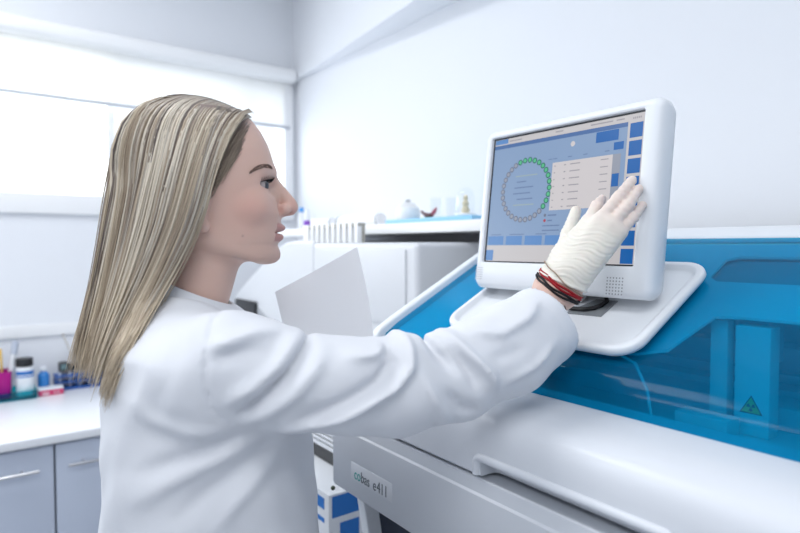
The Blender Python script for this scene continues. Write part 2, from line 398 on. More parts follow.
b = MB(); b.tube([(bx - .043, 1.15, 1.608), (bx - .050, 1.15, 1.610)], [.0022, .0006], 8); b.build('beak', mat('ochre_paint', (.4, .25, .05), .5), t)
b = MB(); b.tube([(bx + .008, 1.15, 1.597), (bx + .021, 1.15, 1.606), (bx + .031, 1.15, 1.616)], [.006, .008, .004], 10, flat=.5); b.build('tail', mat('crimson_paint', (.32, .06, .10), .5), t)
b = MB(); b.lathe([(.014, 1.5875), (.014, 1.589), (.004, 1.590)], (bx - .005, 1.15, 0), 14); b.build('base', mat('green_paint', (.15, .3, .1), .5), t)
dx = -1.2496
t = thing('glass_dome', 'clear glass dome over a small pale figure on the shelf beside the monitor', 'dome', (dx, 1.165, 1.587))
b = MB(); b.lathe([(.030, 1.5875), (.032, 1.589), (.032, 1.593), (.029, 1.595)], (dx, 1.165, 0)); b.build('base', M_trim, t)
b = MB(); b.lathe([(.027, 1.5955), (.028, 1.62), (.0275, 1.640), (.024, 1.656), (.015, 1.667), (.004, 1.671)], (dx, 1.165, 0)); b.build('bell', M_clear, t)
b = MB(); b.lathe([(.012, 1.596), (.013, 1.605), (.008, 1.615), (.011, 1.625), (.006, 1.634), (.008, 1.642), (.003, 1.65)], (dx, 1.165, 0), 12); b.build('figure', mat('pale_gilt', (.68, .62, .45), .4), t)
jx = -1.65
t = thing('lidded_jar', 'rounded white lidded jar with a dark knob on the light blue folder', 'jar', (jx, 1.26, 1.587))
b = MB(); b.lathe([(.026, 1.5875), (.040, 1.597), (.045, 1.612), (.040, 1.635), (.028, 1.644)], (jx, 1.26, 0)); b.build('body', M_trim, t)
b = MB(); b.lathe([(.029, 1.6445), (.024, 1.652), (.008, 1.656)], (jx, 1.26, 0)); b.build('lid', M_trim, t)
b = MB(); b.sphere((jx, 1.26, 1.660), (.011, .008, .005), 12); b.build('knob', M_grey, t)
for x, y, h, r, lab in [(-1.514, 1.28, .075, .024, 'clear drinking glass on the light blue folder behind the bird figurine'), (-1.4265, 1.27, .07, .022, 'clear drinking glass on the light blue folder nearer the glass dome')]:
    b = MB(); b.lathe([(r * .8, 1.5875), (r, 1.5875 + h), (r * .93, 1.5875 + h), (r * .72, 1.595)], (x, y, 0))
    tag(b.build('drinking_glass', M_clear), lab, 'glass', 'drinking glasses on the shelf')
# small bottles by the window at the shelf end
for x, y, h, capm, lab in [(-2.2468, 1.17, .085, mat('purple_cap', (.22, .06, .5), .4), 'slim white bottle with a purple band by the nose on the shelf'),
                           (-2.357, 1.20, .078, mat('azure_cap', (.08, .35, .8), .4), 'slim white bottle with an azure cap at the far end of the shelf')]:
    t = thing('slim_bottle', lab, 'bottle', (x, y, 1.573), group='slim bottles at the end of the shelf')
    b = MB(); b.lathe([(.012, 1.5735), (.014, 1.576), (.014, 1.573 + h * .7), (.009, 1.573 + h * .78), (.009, 1.573 + h)], (x, y, 0), 14); b.build('body', M_white, t)
    b = MB()
    if h < .08: b.lathe([(.0105, 1.5735 + h), (.011, 1.575 + h), (.011, 1.592 + h), (.009, 1.594 + h)], (x, y, 0), 14)
    else: b.lathe([(.0142, 1.585), (.0148, 1.586), (.0148, 1.608), (.0142, 1.609)], (x, y, 0), 14)
    b.build('cap' if h < .08 else 'band', capm, t)

# ------------------------------------------------------------------ the analyser
AX0, AX1 = -.956, .20
an = thing('analyser', 'large white immunoassay analyser with blue tinted cover and rounded front', 'analyser', (-.36, .98, .75))
b = MB(); b.prism([(.672, .752), (.640, .95), (.625, 1.0425), (.72, 1.0425), (.72, 1.24), (1.32, 1.24), (1.32, .752)], 0, AX0 + .02, AX1 - .02); b.build('body', M_dark, an, smooth=False)  # near-black colour stands in for the shade of the void below the front panel
b = MB(); b.prism([(.64, .752), (.628, .85), (.61, .95), (.595, 1.0405), (1.33, 1.0405), (1.33, .752)], 0, AX0 + .004, AX0 + .03, .004, 3, only_ends=True); b.build('side_panel', M_white, an)
b = MB(); b.prism([(.64, .752), (.628, .85), (.61, .95), (.595, 1.0405), (1.33, 1.0405), (1.33, .752)], 0, AX1 - .03, AX1 - .004, .004, 3, only_ends=True); b.build('side_panel', M_white, an)
def bev_front(prof, r):
    bb = MB(); bb.prism(prof, 0, AX0, AX1, r, 4, only_ends=True); return bb
b = bev_front([(.5545, 1.1835), (.5525, 1.1815), (.5520, 1.163), (.5490, 1.160), (.5495, 1.052), (.553, 1.046), (.560, 1.043), (.70, 1.043), (.70, 1.1835)], .012)
lp = b.build('front_panel', M_panel, an)
# name plate
b = MB(); b.box((-0.8924, 0.5489, 1.0759), (-.7812, .5499, 1.1298), .001) if 0 else None
p0 = (-0.8889, 0.549, 1.1102); p1 = (-0.7618, 0.549, 1.0786)
b = MB(); b.box((p0[0], .5486, p1[2]), (p1[0], .5502, p0[2]), .0007); plate = b.build('name_plate', mat('plate_white', (.73, .755, .80), .3), an)
t0 = (-0.8772, 0.548, 1.0884); t1 = (-0.7774, 0.548, 1.0901)
vs1, fs1 = text_mesh('co', 1); vs2, fs2 = text_mesh('cobas e 411', 1)
wtot = max(v[0] for v in vs2); wco = max(v[0] for v in vs1); k = (t1[0] - t0[0]) / wtot
def put(vs): return [(t0[0] + v[0] * k, .5486 - .0002 + v[2], t0[2] - .006 + v[1] * k * 1.25) for v in vs]
b = MB(); b.add(put(vs1), fs1, 0)
vs3, fs3 = text_mesh('bas', 1)
b.add([(p[0] + wco * k * 1.06, p[1], p[2]) for p in put(vs3)], fs3, 1)
vs4, fs4 = text_mesh('e', 1); vs5, fs5 = text_mesh('411', 1)
w4 = wtot - max(v[0] for v in vs5)
b.add([(p[0] + wtot * k * .60, p[1], p[2]) for p in put(vs4)], fs4, 1)
b.add([(p[0] + w4 * k, p[1], p[2]) for p in put(vs5)], fs5, 1)
b.build('lettering', [mat('teal_ink', (.02, .35, .33), .5), mat('grey_ink', (.10, .12, .14), .5)], plate, smooth=False)
b = MB(); b.sphere((-0.9666, 0.556, 1.0324), .0045, 12); b.build('stud', mat('dark_stud', (.05, .07, .04), .4), an)
# upper white front
up = [(.70, 1.188), (.560, 1.188), (.5515, 1.1885), (.5495, 1.191), (.549, 1.206), (.549, 1.232), (.5505, 1.247), (.5545, 1.258), (.5615, 1.2665), (.572, 1.2725), (.586, 1.2765), (.62, 1.280), (.645, 1.282), (.664, 1.2838), (.70, 1.2835)]
b = MB(); b.prism(up, 0, AX0, AX1, .012, 4, only_ends=True)
uf = b.build('upper_front', M_panel2, an)
c = MB(); c.box((-.558, .50, 1.15), (-.30, .580, 1.2125), .012, 4); cut = c.build('cutter', M_white)
difference(uf, cut)
b = MB(); hz = 1.2145
pts = [(-.5655, .5495, 1.190), (-.5655, .5492, 1.198)] + [(-.5555 - .010 * math.cos(a), .549, 1.2045 + .010 * math.sin(a)) for a in np.linspace(.2, PI / 2, 7)] + [(-.40, .549, hz)] + [(-.30 + .010 * math.sin(a), .549, 1.2045 + .010 * math.cos(a)) for a in np.linspace(0, 1.37, 7)] + [(-.29, .5492, 1.198), (-.29, .5495, 1.190)]
b.tube(pts, .0058, 10); b.build('handle_rim', M_panel2, an)
# left and right end caps with raised rim
rim = [(.640, 1.19), (.640, 1.298), (.648, 1.318), (.662, 1.334), (.70, 1.356), (.80, 1.408), (.92, 1.470), (1.00, 1.511), (1.045, 1.530), (1.33, 1.532), (1.33, 1.19)]
for xa, xb in ((-.978, -.957), (AX1 + .001, AX1 + .022)):
    b = MB(); b.prism(rim, 0, xa, xb, .006, 3); b.build('end_cap', M_white, an)
# tinted cover, a 4 mm shell
gl = [(.662, 1.284), (.664, 1.302), (.673, 1.324), (.70, 1.3425), (.80, 1.3945), (.92, 1.457), (1.00, 1.4985), (1.032, 1.513)]
gi = [(y + .0025, z - .0035) for y, z in gl[1:]]; gi = [(.6665, 1.284)] + gi
b = MB(); b.prism(gl + gi[::-1], 0, AX0 + .001, AX1 - .002); b.build('tinted_cover', M_tglass, an, angle=50)
b = MB(); b.prism([(1.034, 1.505), (1.036, 1.517), (1.05, 1.531), (1.10, 1.5345), (1.33, 1.5345), (1.33, 1.505)], 0, AX0, AX1 - .002, .003, 2); b.build('rear_ridge', M_white, an)
# inner panels behind the cover (white), with the slot across
def zsl(y, off): return 1.325 + .52 * (y - .667) - off
def inner(poly, off, th, name, m):
    lo = [(x, y, zsl(y, off + th)) for x, y in poly]; hi = [(x, y, zsl(y, off)) for x, y in poly]
    bb = MB(); bb.rings([lo, hi]); return bb.build(name, m, an, smooth=False)
inner([(AX0 + .004, .690), (-.82, .692), (-.79, .730), (-.50, .733), (-.447, .742), (-.412, .758), (-.388, .838), (-.36, .842), (AX1 - .004, .842), (AX1 - .004, .922), (-.425, .922), (-.44, .932), (-.44, .985), (-.425, .995), (AX1 - .004, .995), (AX1 - .004, 1.03), (AX0 + .004, 1.03)], .012, .004, 'inner_panel', M_inpan)
inner([(-.45, .915), (AX1 - .004, .915), (AX1 - .004, 1.0), (-.45, 1.0)], .022, .004, 'inner_slot', mat('slot_shade_grey', (.42, .44, .47), .5))  # grey colour paints in the shade of a deeper slot
# interior
b = MB(); b.box((AX0 + .004, .665, 1.241), (AX1 - .004, 1.03, 1.2435)); b.build('interior_floor', mat('interior_floor_grey', (.78, .80, .83), .4), an, smooth=False)
b = MB(); b.box((AX0 + .004, 1.02, 1.245), (AX1 - .004, 1.03, 1.49))
for z0, z1, y0 in ((1.275, 1.285, .97), (1.30, 1.305, .99), (1.335, 1.35, .96), (1.38, 1.385, .98)): b.box((AX0 + .004, y0, z0), (AX1 - .004, 1.02, z1))
b.build('interior_back', M_intd, an, smooth=False)
b = MB(); b.box((AX0 + .004, .90, 1.2437), (AX1 - .004, 1.0, 1.275), .002); b.build('transport_rail', M_int, an)
pl = MB(); pl.box((-.362, .84, 1.2437), (-.318, .87, 1.392), .002); pil = pl.build('probe_column', M_inpan, an)
pl = MB(); pl.box((-.400, .85, 1.2437), (-.376, .87, 1.396), .002); pl.build('probe_column', M_inpan, an)
pl = MB(); pl.box((-.372, .875, 1.335), (-.335, .93, 1.395), .002); pl.build('motor_block', M_int, an)
pl = MB(); pl.tube([(-.352, .86, 1.2437), (-.352, .86, 1.33)], .003, 8); pl.tube([(-.366, .865, 1.2437), (-.366, .865, 1.36)], .002, 8); pl.build('probe_needle', M_steel, an)
pl = MB(); pl.box((-.425, .80, 1.2437), (-.352, .838, 1.268), .004); pl.build('reagent_tray', M_inpan, an)
pl = MB(); pl.box((-.25, .80, 1.2437), (AX1 - .01, .89, 1.290), .003); pl.build('pipetting_block', M_int, an)
# tubing inside
pl = MB(); pl.tube([(-.47, .74, 1.345), (-.455, .75, 1.335), (-.44, .755, 1.30), (-.435, .76, 1.26), (-.433, .762, 1.245)], .0022, 8); pl.build('hose', M_inpan, an)
# warning triangle sticker on the column
tc = (-.340, .8393, 1.2835); s_ = .0145
b = MB()
def tri(s, y, m):
    b.add([(tc[0] - s, y, tc[2] - s * .62), (tc[0] + s, y, tc[2] - s * .62), (tc[0], y, tc[2] + s * 1.12)], [(0, 1, 2)], m)
tri(s_, .8394, 1); tri(s_ * .84, .8391, 0)
for a0 in (30, 150, 270):
    arc = [(tc[0] + r * math.cos(math.radians(a)), .8388, tc[2] + r * math.sin(math.radians(a))) for r, rng in ((.0016, (a0 - 30, a0 + 31, 20)), (.0056, (a0 + 30, a0 - 31, -20))) for a in range(*rng)]
    b.add(arc, [tuple(range(len(arc)))], 1)
arc = [(tc[0] + .0010 * math.cos(a), .8388, tc[2] + .0010 * math.sin(a)) for a in np.linspace(0, 2 * PI, 9)[:-1]]; b.add(arc, [tuple(range(8))], 1)
b.build('warning_sticker', [mat('sticker_yellow', (.85, .62, .05), .5), M_black], pil, smooth=False)
# tray under the monitor
def slope(x, s, off):   # s along the slope from y=.70, off = height above the cover
    ny, nz = -.4613, .8872
    return (x, .70 + s * .8872 + ny * off, 1.3425 + s * .4613 + nz * off)
TX0, TX1, TS0, TS1 = -.808, -.425, .000, .250
def tl(inset, off, r): return [slope(x, s, off) for x, s in rounded(TX0 + inset, TX1 - inset, TS0 + inset, TS1 - inset, r, 8)]
b = MB(); b.rings([tl(.014, .003, .028), tl(.004, .006, .037), tl(0, .012, .04), tl(.0008, .018, .04), tl(.003, .0205, .038), tl(.010, .021, .032), tl(.0125, .0198, .03), tl(.0145, .013, .028), tl(.018, .0108, .026), tl(.026, .0105, .02)])
tray = b.build('monitor_tray', M_white, an, angle=60)
PLT = [(-0.5615, 0.8126, 1.4129), (-0.5242, 0.8134, 1.4133), (-0.5261, 0.7721, 1.3918), (-0.5917, 0.7707, 1.3911)]
b = MB(); b.rings([PLT, [(x, y - .0006, z + .0012) for x, y, z in PLT]]); b.build('cable_plate', mat('plate_grey', (.22, .24, .26), .4), tray, smooth=False)
b = MB(); b.tube([(-0.6306, 0.7866, 1.4041), (-0.605, 0.7802, 1.4008), (-0.5818, 0.778, 1.3996), (-0.5616, 0.7788, 1.4), (-0.5473, 0.7844, 1.403), (-0.5393, 0.7937, 1.4078), (-0.5379, 0.8047, 1.4135), (-0.5482, 0.8173, 1.4201), (-0.5711, 0.8289, 1.4261), (-0.5948, 0.8352, 1.4294)], .0034, 8); b.build('cable', M_cable, tray)

# ------------------------------------------------------------------ the touch-screen monitor
mo = thing('monitor', 'white framed touch-screen monitor standing in the tray of the analyser', 'monitor', (-.633, .796, 1.586), rx=-.114)
def mpt(u, v, n): return (u, -n, v)        # n towards the viewer
def ml(i, n, r): return [mpt(u, v, n) for u, v in rounded(-.1735 + i, .1845 - i, -.165 + i, .1320 - i, r * .75, 7)]
b = MB()
b.rings([ml(.05, -.055, .02), ml(.018, -.048, .02), ml(.004, -.036, .02), ml(0, -.02, .02), ml(0, -.004, .02), ml(.004, .003, .018), ml(.010, .0062, .014)] + [[mpt(u, v, n) for u, v in rounded(-.1545 - q, .1545 + q, -.1165 - q, .1165 + q, .003 + q * .5, 7)] for q, n in ((.004, .0062), (.0015, .005), (0, -.001))], True, False)
b.build('frame', M_white, mo, world=False, angle=50)
b = MB(); b.box((-.07, .05, -.165), (.07, .075, -.02), .01); b.build('back_cover', M_white, mo, world=False)
b = MB(); b.prism([(.0195, -.1765), (.071, -.142), (.071, -.09), (.0195, -.12)], 0, -.055, .055, .003); b.build('stand', M_white, mo, world=False)
# screen: background, then the user interface as thin layers on it
UI = MB()
uim = []
def em(name, rgb, s=1.):
    lin = tuple(((c / 255 + .055) / 1.055) ** 2.4 if c > 10 else c / 255 / 12.92 for c in rgb)
    m_ = mat(name, tuple(c * .12 for c in lin), .3, .4, emit=lin, estr=.56 * s); uim.append(m_); return len(uim) - 1
e_bezel_shadow = em('bezel_shadow', (25, 32, 45)); e_beige = em('ui_beige', (218, 214, 216)); e_blue = em('ui_panel_blue', (146, 174, 212)); e_head = em('ui_header_blue', (78, 118, 178))
e_btn = em('ui_button_blue', (22, 108, 190)); e_lbtn = em('ui_button_light', (96, 150, 215)); e_white = em('ui_table', (228, 222, 224)); e_txt = em('ui_text', (172, 170, 178)); e_grn = em('ui_green', (92, 205, 150))
e_gdk = em('ui_green_dark', (40, 120, 105)); e_gry = em('ui_ring_grey', (165, 172, 188)); e_rgd = em('ui_ring_dark', (118, 128, 152)); e_red = em('ui_red', (190, 70, 90)); e_ltxt = em('ui_text_dim', (112, 138, 182)); e_yel = em('ui_line_pale', (168, 188, 190))
def rect(u0, v0, u1, v1, n, m): UI.quad(mpt(u0, v0, n), mpt(u1, v0, n), mpt(u1, v1, n), mpt(u0, v1, n), m)
def disc(u, v, r, n, m, k=10, r2=None):
    UI.add([mpt(u + r * math.cos(2 * PI * i / k), v + (r2 or r) * math.sin(2 * PI * i / k), n) for i in range(k)], [tuple(range(k))], m)
UI.box((-.1545, -.0003, -.1165), (.1545, .001, .1165), m=e_bezel_shadow)  # dark border at the screen edge paints in the bezel's shadow
rect(-.1505, -.1145, .1535, .1135, .0005, e_beige)
rect(-.1505, -.0855, .1265, .1015, .0007, e_blue)
rect(-.1505, .0955, .1265, .1025, .0008, e_head)
rect(-.1495, .1045, -.118, .113, .0008, e_lbtn)
rect(-.10, .0565, .1265, .0950, .0009, e_blue)
for q in ((.072, .0775, .112, .0945), (.105, .062, .122, .074)): rect(*q, .0012, e_btn)
# right column of buttons
for i in range(8):
    v1 = .0995 - i * .0272; rect(.1305, v1 - .0225, .1515, v1, .0008, e_btn)
for i in range(5): rect(.134 + i * .003, .1055, .136 + i * .003, .1085, .0008, e_txt)
for u0, u1, v in ((-.115, -.085, .108), (.06, .10, .1085), (.106, .12, .1085), (-.01, .006, .1085)):
    rect(u0, v - .0011, u1, v + .0011, .0008, e_txt)
# table
TU0, TU1, TV0, TV1 = -.0105, .1045, -.026, .0555
rect(TU0, TV0, TU1, TV1, .001, e_white); rect(TU1, TV0, TU1 + .014, TV1, .001, e_gry); rect(TU1 + .001, .005, TU1 + .013, .025, .0012, e_btn)
for r_ in range(7):
    v = TV1 - .006 - r_ * .0117
    rect(TU0 + .004, v - .0009, TU0 + .007, v + .0009, .0012, e_txt); rect(TU0 + .024, v - .001, TU0 + .028, v + .001, .0012, e_txt)
    rect(TU0 + .036, v - .0009, TU0 + .056, v + .0009, .0012, e_txt); rect(TU0 + .094, v - .0008, TU0 + .108, v + .0008, .0012, e_txt)
for u in (-.02, -.01, .02, .05, .09): rect(u, .0615, u + .008, .063, .0011, e_ltxt)
disc(.028, .083, .0045, .0012, e_white)
# sample ring
RC = (-0.0671, 0.0136); RR = .0535
for i in range(30):
    a = math.radians(90 - 12 * i + 6); on = i <= 11 or i >= 29
    cu, cv = RC[0] + RR * math.cos(a), RC[1] + RR * math.sin(a)
    disc(cu, cv, .0053, .0010, e_gdk if on else e_rgd, 12); disc(cu, cv, .0034, .0012, e_grn if on else e_gry, 10)
for i, (du, w, m_) in enumerate(((0, .05, e_yel), (-.01, .022, e_ltxt), (-.004, .044, e_ltxt), (-.008, .040, e_ltxt), (0, .036, e_ltxt), (-.002, .048, e_yel))):
    v = RC[1] + .026 - i * .0105; rect(RC[0] + du - w / 2, v - .001, RC[0] + du + w / 2, v + .001, .0010, m_)
# legend, lower labels and buttons
disc(-.018, -.034, .0028, .001, e_rgd); disc(-.018, -.043, .0028, .001, e_red); rect(-.012, -.0355, .006, -.033, .001, e_ltxt); rect(-.012, -.0445, -.002, -.042, .001, e_ltxt)
for v in (-.053, -.061): rect(-.022, v, .014, v + .002, .001, e_ltxt)
for u in (-.14, -.095, -.085, -.035): rect(u, -.0665, u + .024, -.065, .001, e_ltxt)
for i in range(6): rect(-.1475 + i * .0445, -.0845, -.1475 + i * .0445 + .038, -.0685, .001, e_lbtn)
rect(-.150, -.1135, -.132, -.094, .001, e_lbtn)
UI.build('screen', uim, mo, world=False, smooth=False)
b = MB()
su0, sv1 = (0.1159, -0.1354); su1, sv0 = (0.1414, -0.1595)
for i in range(6):
    for j in range(6):
        u, v = su0 + (su1 - su0) * i / 5, sv0 + (sv1 - sv0) * j / 5
        b.add([mpt(u + .0013 * math.cos(2 * PI * k / 8), v + .0013 * math.sin(2 * PI * k / 8), .0066) for k in range(8)], [tuple(range(8))])
b.build('speaker_holes', M_grey, mo, world=False, smooth=False)
b = MB()
for j in range(6):
    v = -.150 + j * .0042; b.box((-.168, -.0070, v), (-.150, -.0060, v + .0016))
b.build('vent_lines', mat('vent_grey', (.60, .62, .66), .5), mo, world=False, smooth=False)

# ------------------------------------------------------------------ signed distance modelling for the figure
def lin(a, b, st): return np.arange(a, b, st)
def cat(*a):
    return np.concatenate(a).astype(np.float32)
class Grid:
    def __init__(s, xs, ys, zs):
        s.xs, s.ys, s.zs = xs, ys, zs; s.x = xs[:, None, None]; s.y = ys[None, :, None]; s.z = zs[None, None, :]
    def sub(s, lo, hi):
        sl = tuple(slice(max(0, np.searchsorted(a, l) - 1), np.searchsorted(a, h) + 1) for a, l, h in zip((s.xs, s.ys, s.zs), lo, hi))
        return sl, Grid(s.xs[sl[0]], s.ys[sl[1]], s.zs[sl[2]])
def cap(g, a, b, ra, rb):
    a = np.array(a, np.float32); d = np.array(b, np.float32) - a; L2 = float(d @ d)
    px, py, pz = g.x - a[0], g.y - a[1], g.z - a[2]
    h = np.clip((px * d[0] + py * d[1] + pz * d[2]) / L2, 0, 1)
    return np.sqrt((px - h * d[0]) ** 2 + (py - h * d[1]) ** 2 + (pz - h * d[2]) ** 2) - (ra + (rb - ra) * h)
def ell(g, c, r, cx=0.):
    X = g.x - c[0] + cx * g.y ** 2
    k0 = np.sqrt((X / r[0]) ** 2 + ((g.y - c[1]) / r[1]) ** 2 + ((g.z - c[2]) / r[2]) ** 2)
    k1 = np.sqrt((X / r[0] ** 2) ** 2 + ((g.y - c[1]) / r[1] ** 2) ** 2 + ((g.z - c[2]) / r[2] ** 2) ** 2)
    return k0 * (k0 - 1) / np.maximum(k1, 1e-6)
def smin(a, b, k):
    h = np.clip(.5 + .5 * (b - a) / k, 0, 1); return b + (a - b) * h - k * h * (1 - h)
def smax(a, b, k): return -smin(-a, -b, k)
def nets(g, f):
    """naive surface nets on a (non-uniform) grid: verts, quads"""
    f = f.astype(np.float32); ins = f < 0
    nx, ny, nz = f.shape
    cnt = np.zeros((nx - 1, ny - 1, nz - 1), np.int8)
    for i in (0, 1):
        for j in (0, 1):
            for k in (0, 1): cnt += ins[i:nx - 1 + i, j:ny - 1 + j, k:nz - 1 + k]
    act = (cnt > 0) & (cnt < 8); I, J, K = np.nonzero(act)
    idx = np.full(act.shape, -1, np.int32); idx[I, J, K] = np.arange(len(I))
    P = np.zeros((len(I), 3)); n = np.zeros(len(I))
    ax = (g.xs, g.ys, g.zs)
    corners = [(i, j, k) for i in (0, 1) for j in (0, 1) for k in (0, 1)]
    for a in corners:
        for d in range(3):
            if a[d]: continue
            c = list(a); c[d] = 1
            fa = f[I + a[0], J + a[1], K + a[2]]; fb = f[I + c[0], J + c[1], K + c[2]]
            m = (fa < 0) != (fb < 0); t = fa[m] / (fa[m] - fb[m])
            A = np.stack([ax[0][I[m] + a[0]], ax[1][J[m] + a[1]], ax[2][K[m] + a[2]]], 1).astype(float)
            B = np.stack([ax[0][I[m] + c[0]], ax[1][J[m] + c[1]], ax[2][K[m] + c[2]]], 1).astype(float)
            P[m] += A + (B - A) * t[:, None]; n[m] += 1
    P /= n[:, None]
    Q = []
    for d in range(3):
        s0 = [slice(None)] * 3; s1 = [slice(None)] * 3; s0[d] = slice(0, -1); s1[d] = slice(1, None)
        ch = ins[tuple(s0)] != ins[tuple(s1)]
        e = list(np.nonzero(ch)); o = [q for q in range(3) if q != d]
        ok = (e[o[0]] > 0) & (e[o[1]] > 0) & (e[o[0]] < act.shape[o[0]]) & (e[o[1]] < act.shape[o[1]])
        e = [q[ok] for q in e]
        def ci(da, db):
            q = [None] * 3; q[d] = e[d]; q[o[0]] = e[o[0]] - da; q[o[1]] = e[o[1]] - db; return idx[q[0], q[1], q[2]]
        quad = np.stack([ci(1, 1), ci(0, 1), ci(0, 0), ci(1, 0)], 1)
        flip = ins[tuple(s0)][tuple(e)] if d != 1 else ~ins[tuple(s0)][tuple(e)]
        quad[~flip] = quad[~flip][:, ::-1]
        Q.append(quad)
    return P, np.concatenate(Q)
def relax(P, Q, it, w=.5):
    e = np.concatenate([Q[:, [0, 1]], Q[:, [1, 2]], Q[:, [2, 3]], Q[:, [3, 0]]])
    for _ in range(it):
        s = np.zeros_like(P); n = np.zeros(len(P))
        np.add.at(s, e[:, 0], P[e[:, 1]]); np.add.at(n, e[:, 0], 1)
        np.add.at(s, e[:, 1], P[e[:, 0]]); np.add.at(n, e[:, 1], 1)
        P = P + w * (s / np.maximum(n, 1)[:, None] - P)
    return P
def sdf_obj(name, parts, m, parent, colour=None):
    b = MB(); off = 0
    for P, Q in parts:
        b.v += [tuple(p) for p in P]; b.f += [tuple(int(i) + off for i in q) for q in Q]; off += len(P)
    b.mi = [0] * len(b.f)
    if colour is not None: b.c = colour(np.concatenate([p for p, q in parts]))
    return b.build(name, m, parent, world=False, angle=None)

PO = (-.8168, .2808, 0.); PANG = 1.2115     # where she stands and which way she faces
pe = thing('person', 'blond woman in a white lab coat and glove reaching up to the touch-screen', 'person', PO, PANG)

# ---- body: head, neck, torso, arms and legs as one surface
zt = [1.47, 1.4765, 1.482, 1.490, 1.5015, 1.506, 1.5137, 1.520, 1.529, 1.537, 1.546, 1.555, 1.57, 1.585, 1.60, 1.619, 1.6426, 1.6622, 1.675, 1.6827, 1.692]
xf = [.050, .0775, .0855, .0872, .0858, .0882, .0895, .0893, .0905, .0912, .0925, .0895, .0865, .0835, .0812, .0787, .0718, .0622, .0526, .0445, .030]
wz = [1.46, 1.475, 1.49, 1.505, 1.52, 1.54, 1.56, 1.58, 1.60, 1.63, 1.66, 1.68, 1.70]
wv = [.046, .051, .0555, .0595, .0625, .066, .0685, .0700, .0715, .0725, .0655, .052, .030]
bz = [1.46, 1.50, 1.54, 1.58, 1.62, 1.66, 1.68, 1.70]
bv = [-.060, -.072, -.092, -.112, -.118, -.108, -.090, -.055]
g = Grid(cat(lin(-.20, -.13, .01), lin(-.13, .124, .0017), lin(.124, .36, .012)),
         cat(lin(-.24, -.084, .012), lin(-.084, .0, .0019), lin(0., .085, .0026), lin(.085, .46, .014)),
         cat(lin(-.012, 1.405, .011), lin(1.405, 1.71, .0017)))
f = np.full((len(g.xs), len(g.ys), len(g.zs)), .3, np.float32)
EY = (.0605, .0315, 1.5845)
sl, h = g.sub((-.16, -.12, 1.33), (.13, .12, 1.72))
Z = h.zs
xfz = np.interp(Z, zt, xf)[None, None, :]; w_ = np.interp(Z, wz, wv)[None, None, :]; xb = np.interp(Z, bz, bv)[None, None, :]
xc = -.012
a_ = np.where(h.x > xc, xfz - xc, xc - xb)
ex = np.interp(Z, [1.48, 1.52, 1.60], [2.05, 2.25, 2.35])[None, None, :]
s = (np.abs((h.x - xc) / a_) ** ex + np.abs(h.y / w_) ** ex) ** (1 / ex)
hd = (s - 1) * np.minimum(a_, w_)
hd = np.maximum(hd, np.maximum(1.4715 - h.z - .30 * np.clip(.06 - h.x, 0, .2) * -1, h.z - 1.688))
hd = smax(hd, (1.4722 + .42 * np.clip(.055 - h.x, 0, .1)) - h.z, .014)       # jaw line rises towards the ear
hd = smin(hd, ell(h, (-.022, 0, 1.603), (.100, .0745, .0925)), .012)
hd = smin(hd, cap(h, (-.012, 0, 1.50), (-.058, 0, 1.36), .050, .056), .022)
hd = smin(hd, ell(h, (.072, 0, 1.4865), (.0155, .017, .0125)), .010)          # chin
for sg in (-1, 1):
    hd = smin(hd, ell(h, (.046, sg * .043, 1.553), (.022, .018, .018)), .016)  # cheekbone
    hd = smax(hd, -ell(h, (.0835, sg * .0315, 1.5845), (.013, .0185, .0105)), .010)
    hd = smin(hd, cap(h, (.0765, sg * .014, 1.6045), (.058, sg * .045, 1.6035), .006, .004), .012)   # brow ridge
# nose
hd = smin(hd, cap(h, (.0735, 0, 1.600), (.1035, 0, 1.5625), .0085, .0098), .008)
hd = smin(hd, ell(h, (.1062, 0, 1.5562), (.0100, .0095, .0088)), .006)
for sg in (-1, 1):
    hd = smin(hd, ell(h, (.0955, sg * .0115, 1.5525), (.0095, .0065, .0078)), .005)
hd = smin(hd, cap(h, (.0925, 0, 1.5465), (.1055, 0, 1.5505), .0042, .0055), .005)
for sg in (-1, 1):
    hd = smax(hd, -ell(h, (.1005, sg * .0068, 1.5462), (.0062, .0034, .0034)), .003)
    hd = smax(hd, -ell(h, (.0865, sg * .0185, 1.5540), (.004, .003, .010)), .006)
# lips
hd = smin(hd, ell(h, (.0880, 0, 1.5262), (.0098, .0285, .0055), 13.), .004)
hd = smin(hd, ell(h, (.0864, 0, 1.5128), (.0086, .0245, .0058), 13.), .004)
hd = smax(hd, -ell(h, (.0940, 0, 1.5190), (.0085, .031, .0014), 13.), .0018)
# eyelids around the eyeball
for sg in (-1, 1):
    sl2, e = h.sub((.035, min(sg * .010, sg * .055), 1.56), (.09, max(sg * .010, sg * .055), 1.61))
    dx, dy, dz = e.x - EY[0], (e.y - sg * EY[1]) * sg, e.z - EY[2]
    rr = np.sqrt(dx * dx + dy * dy + dz * dz); phi = np.arctan2(dy, dx); th = np.arctan2(dz, np.sqrt(dx * dx + dy * dy))
    opening = np.sqrt(((phi - .45) / 1.22) ** 2 + ((th + .01 - .03 * phi) / .41) ** 2) - 1
    lid = np.maximum(rr - .0139, -opening * .012)
    sub = smin(hd[sl2], lid, .0035)
    hd[sl2] = np.maximum(np.maximum(sub, -np.maximum(rr - .019, opening * .012)), -(rr - .0120))
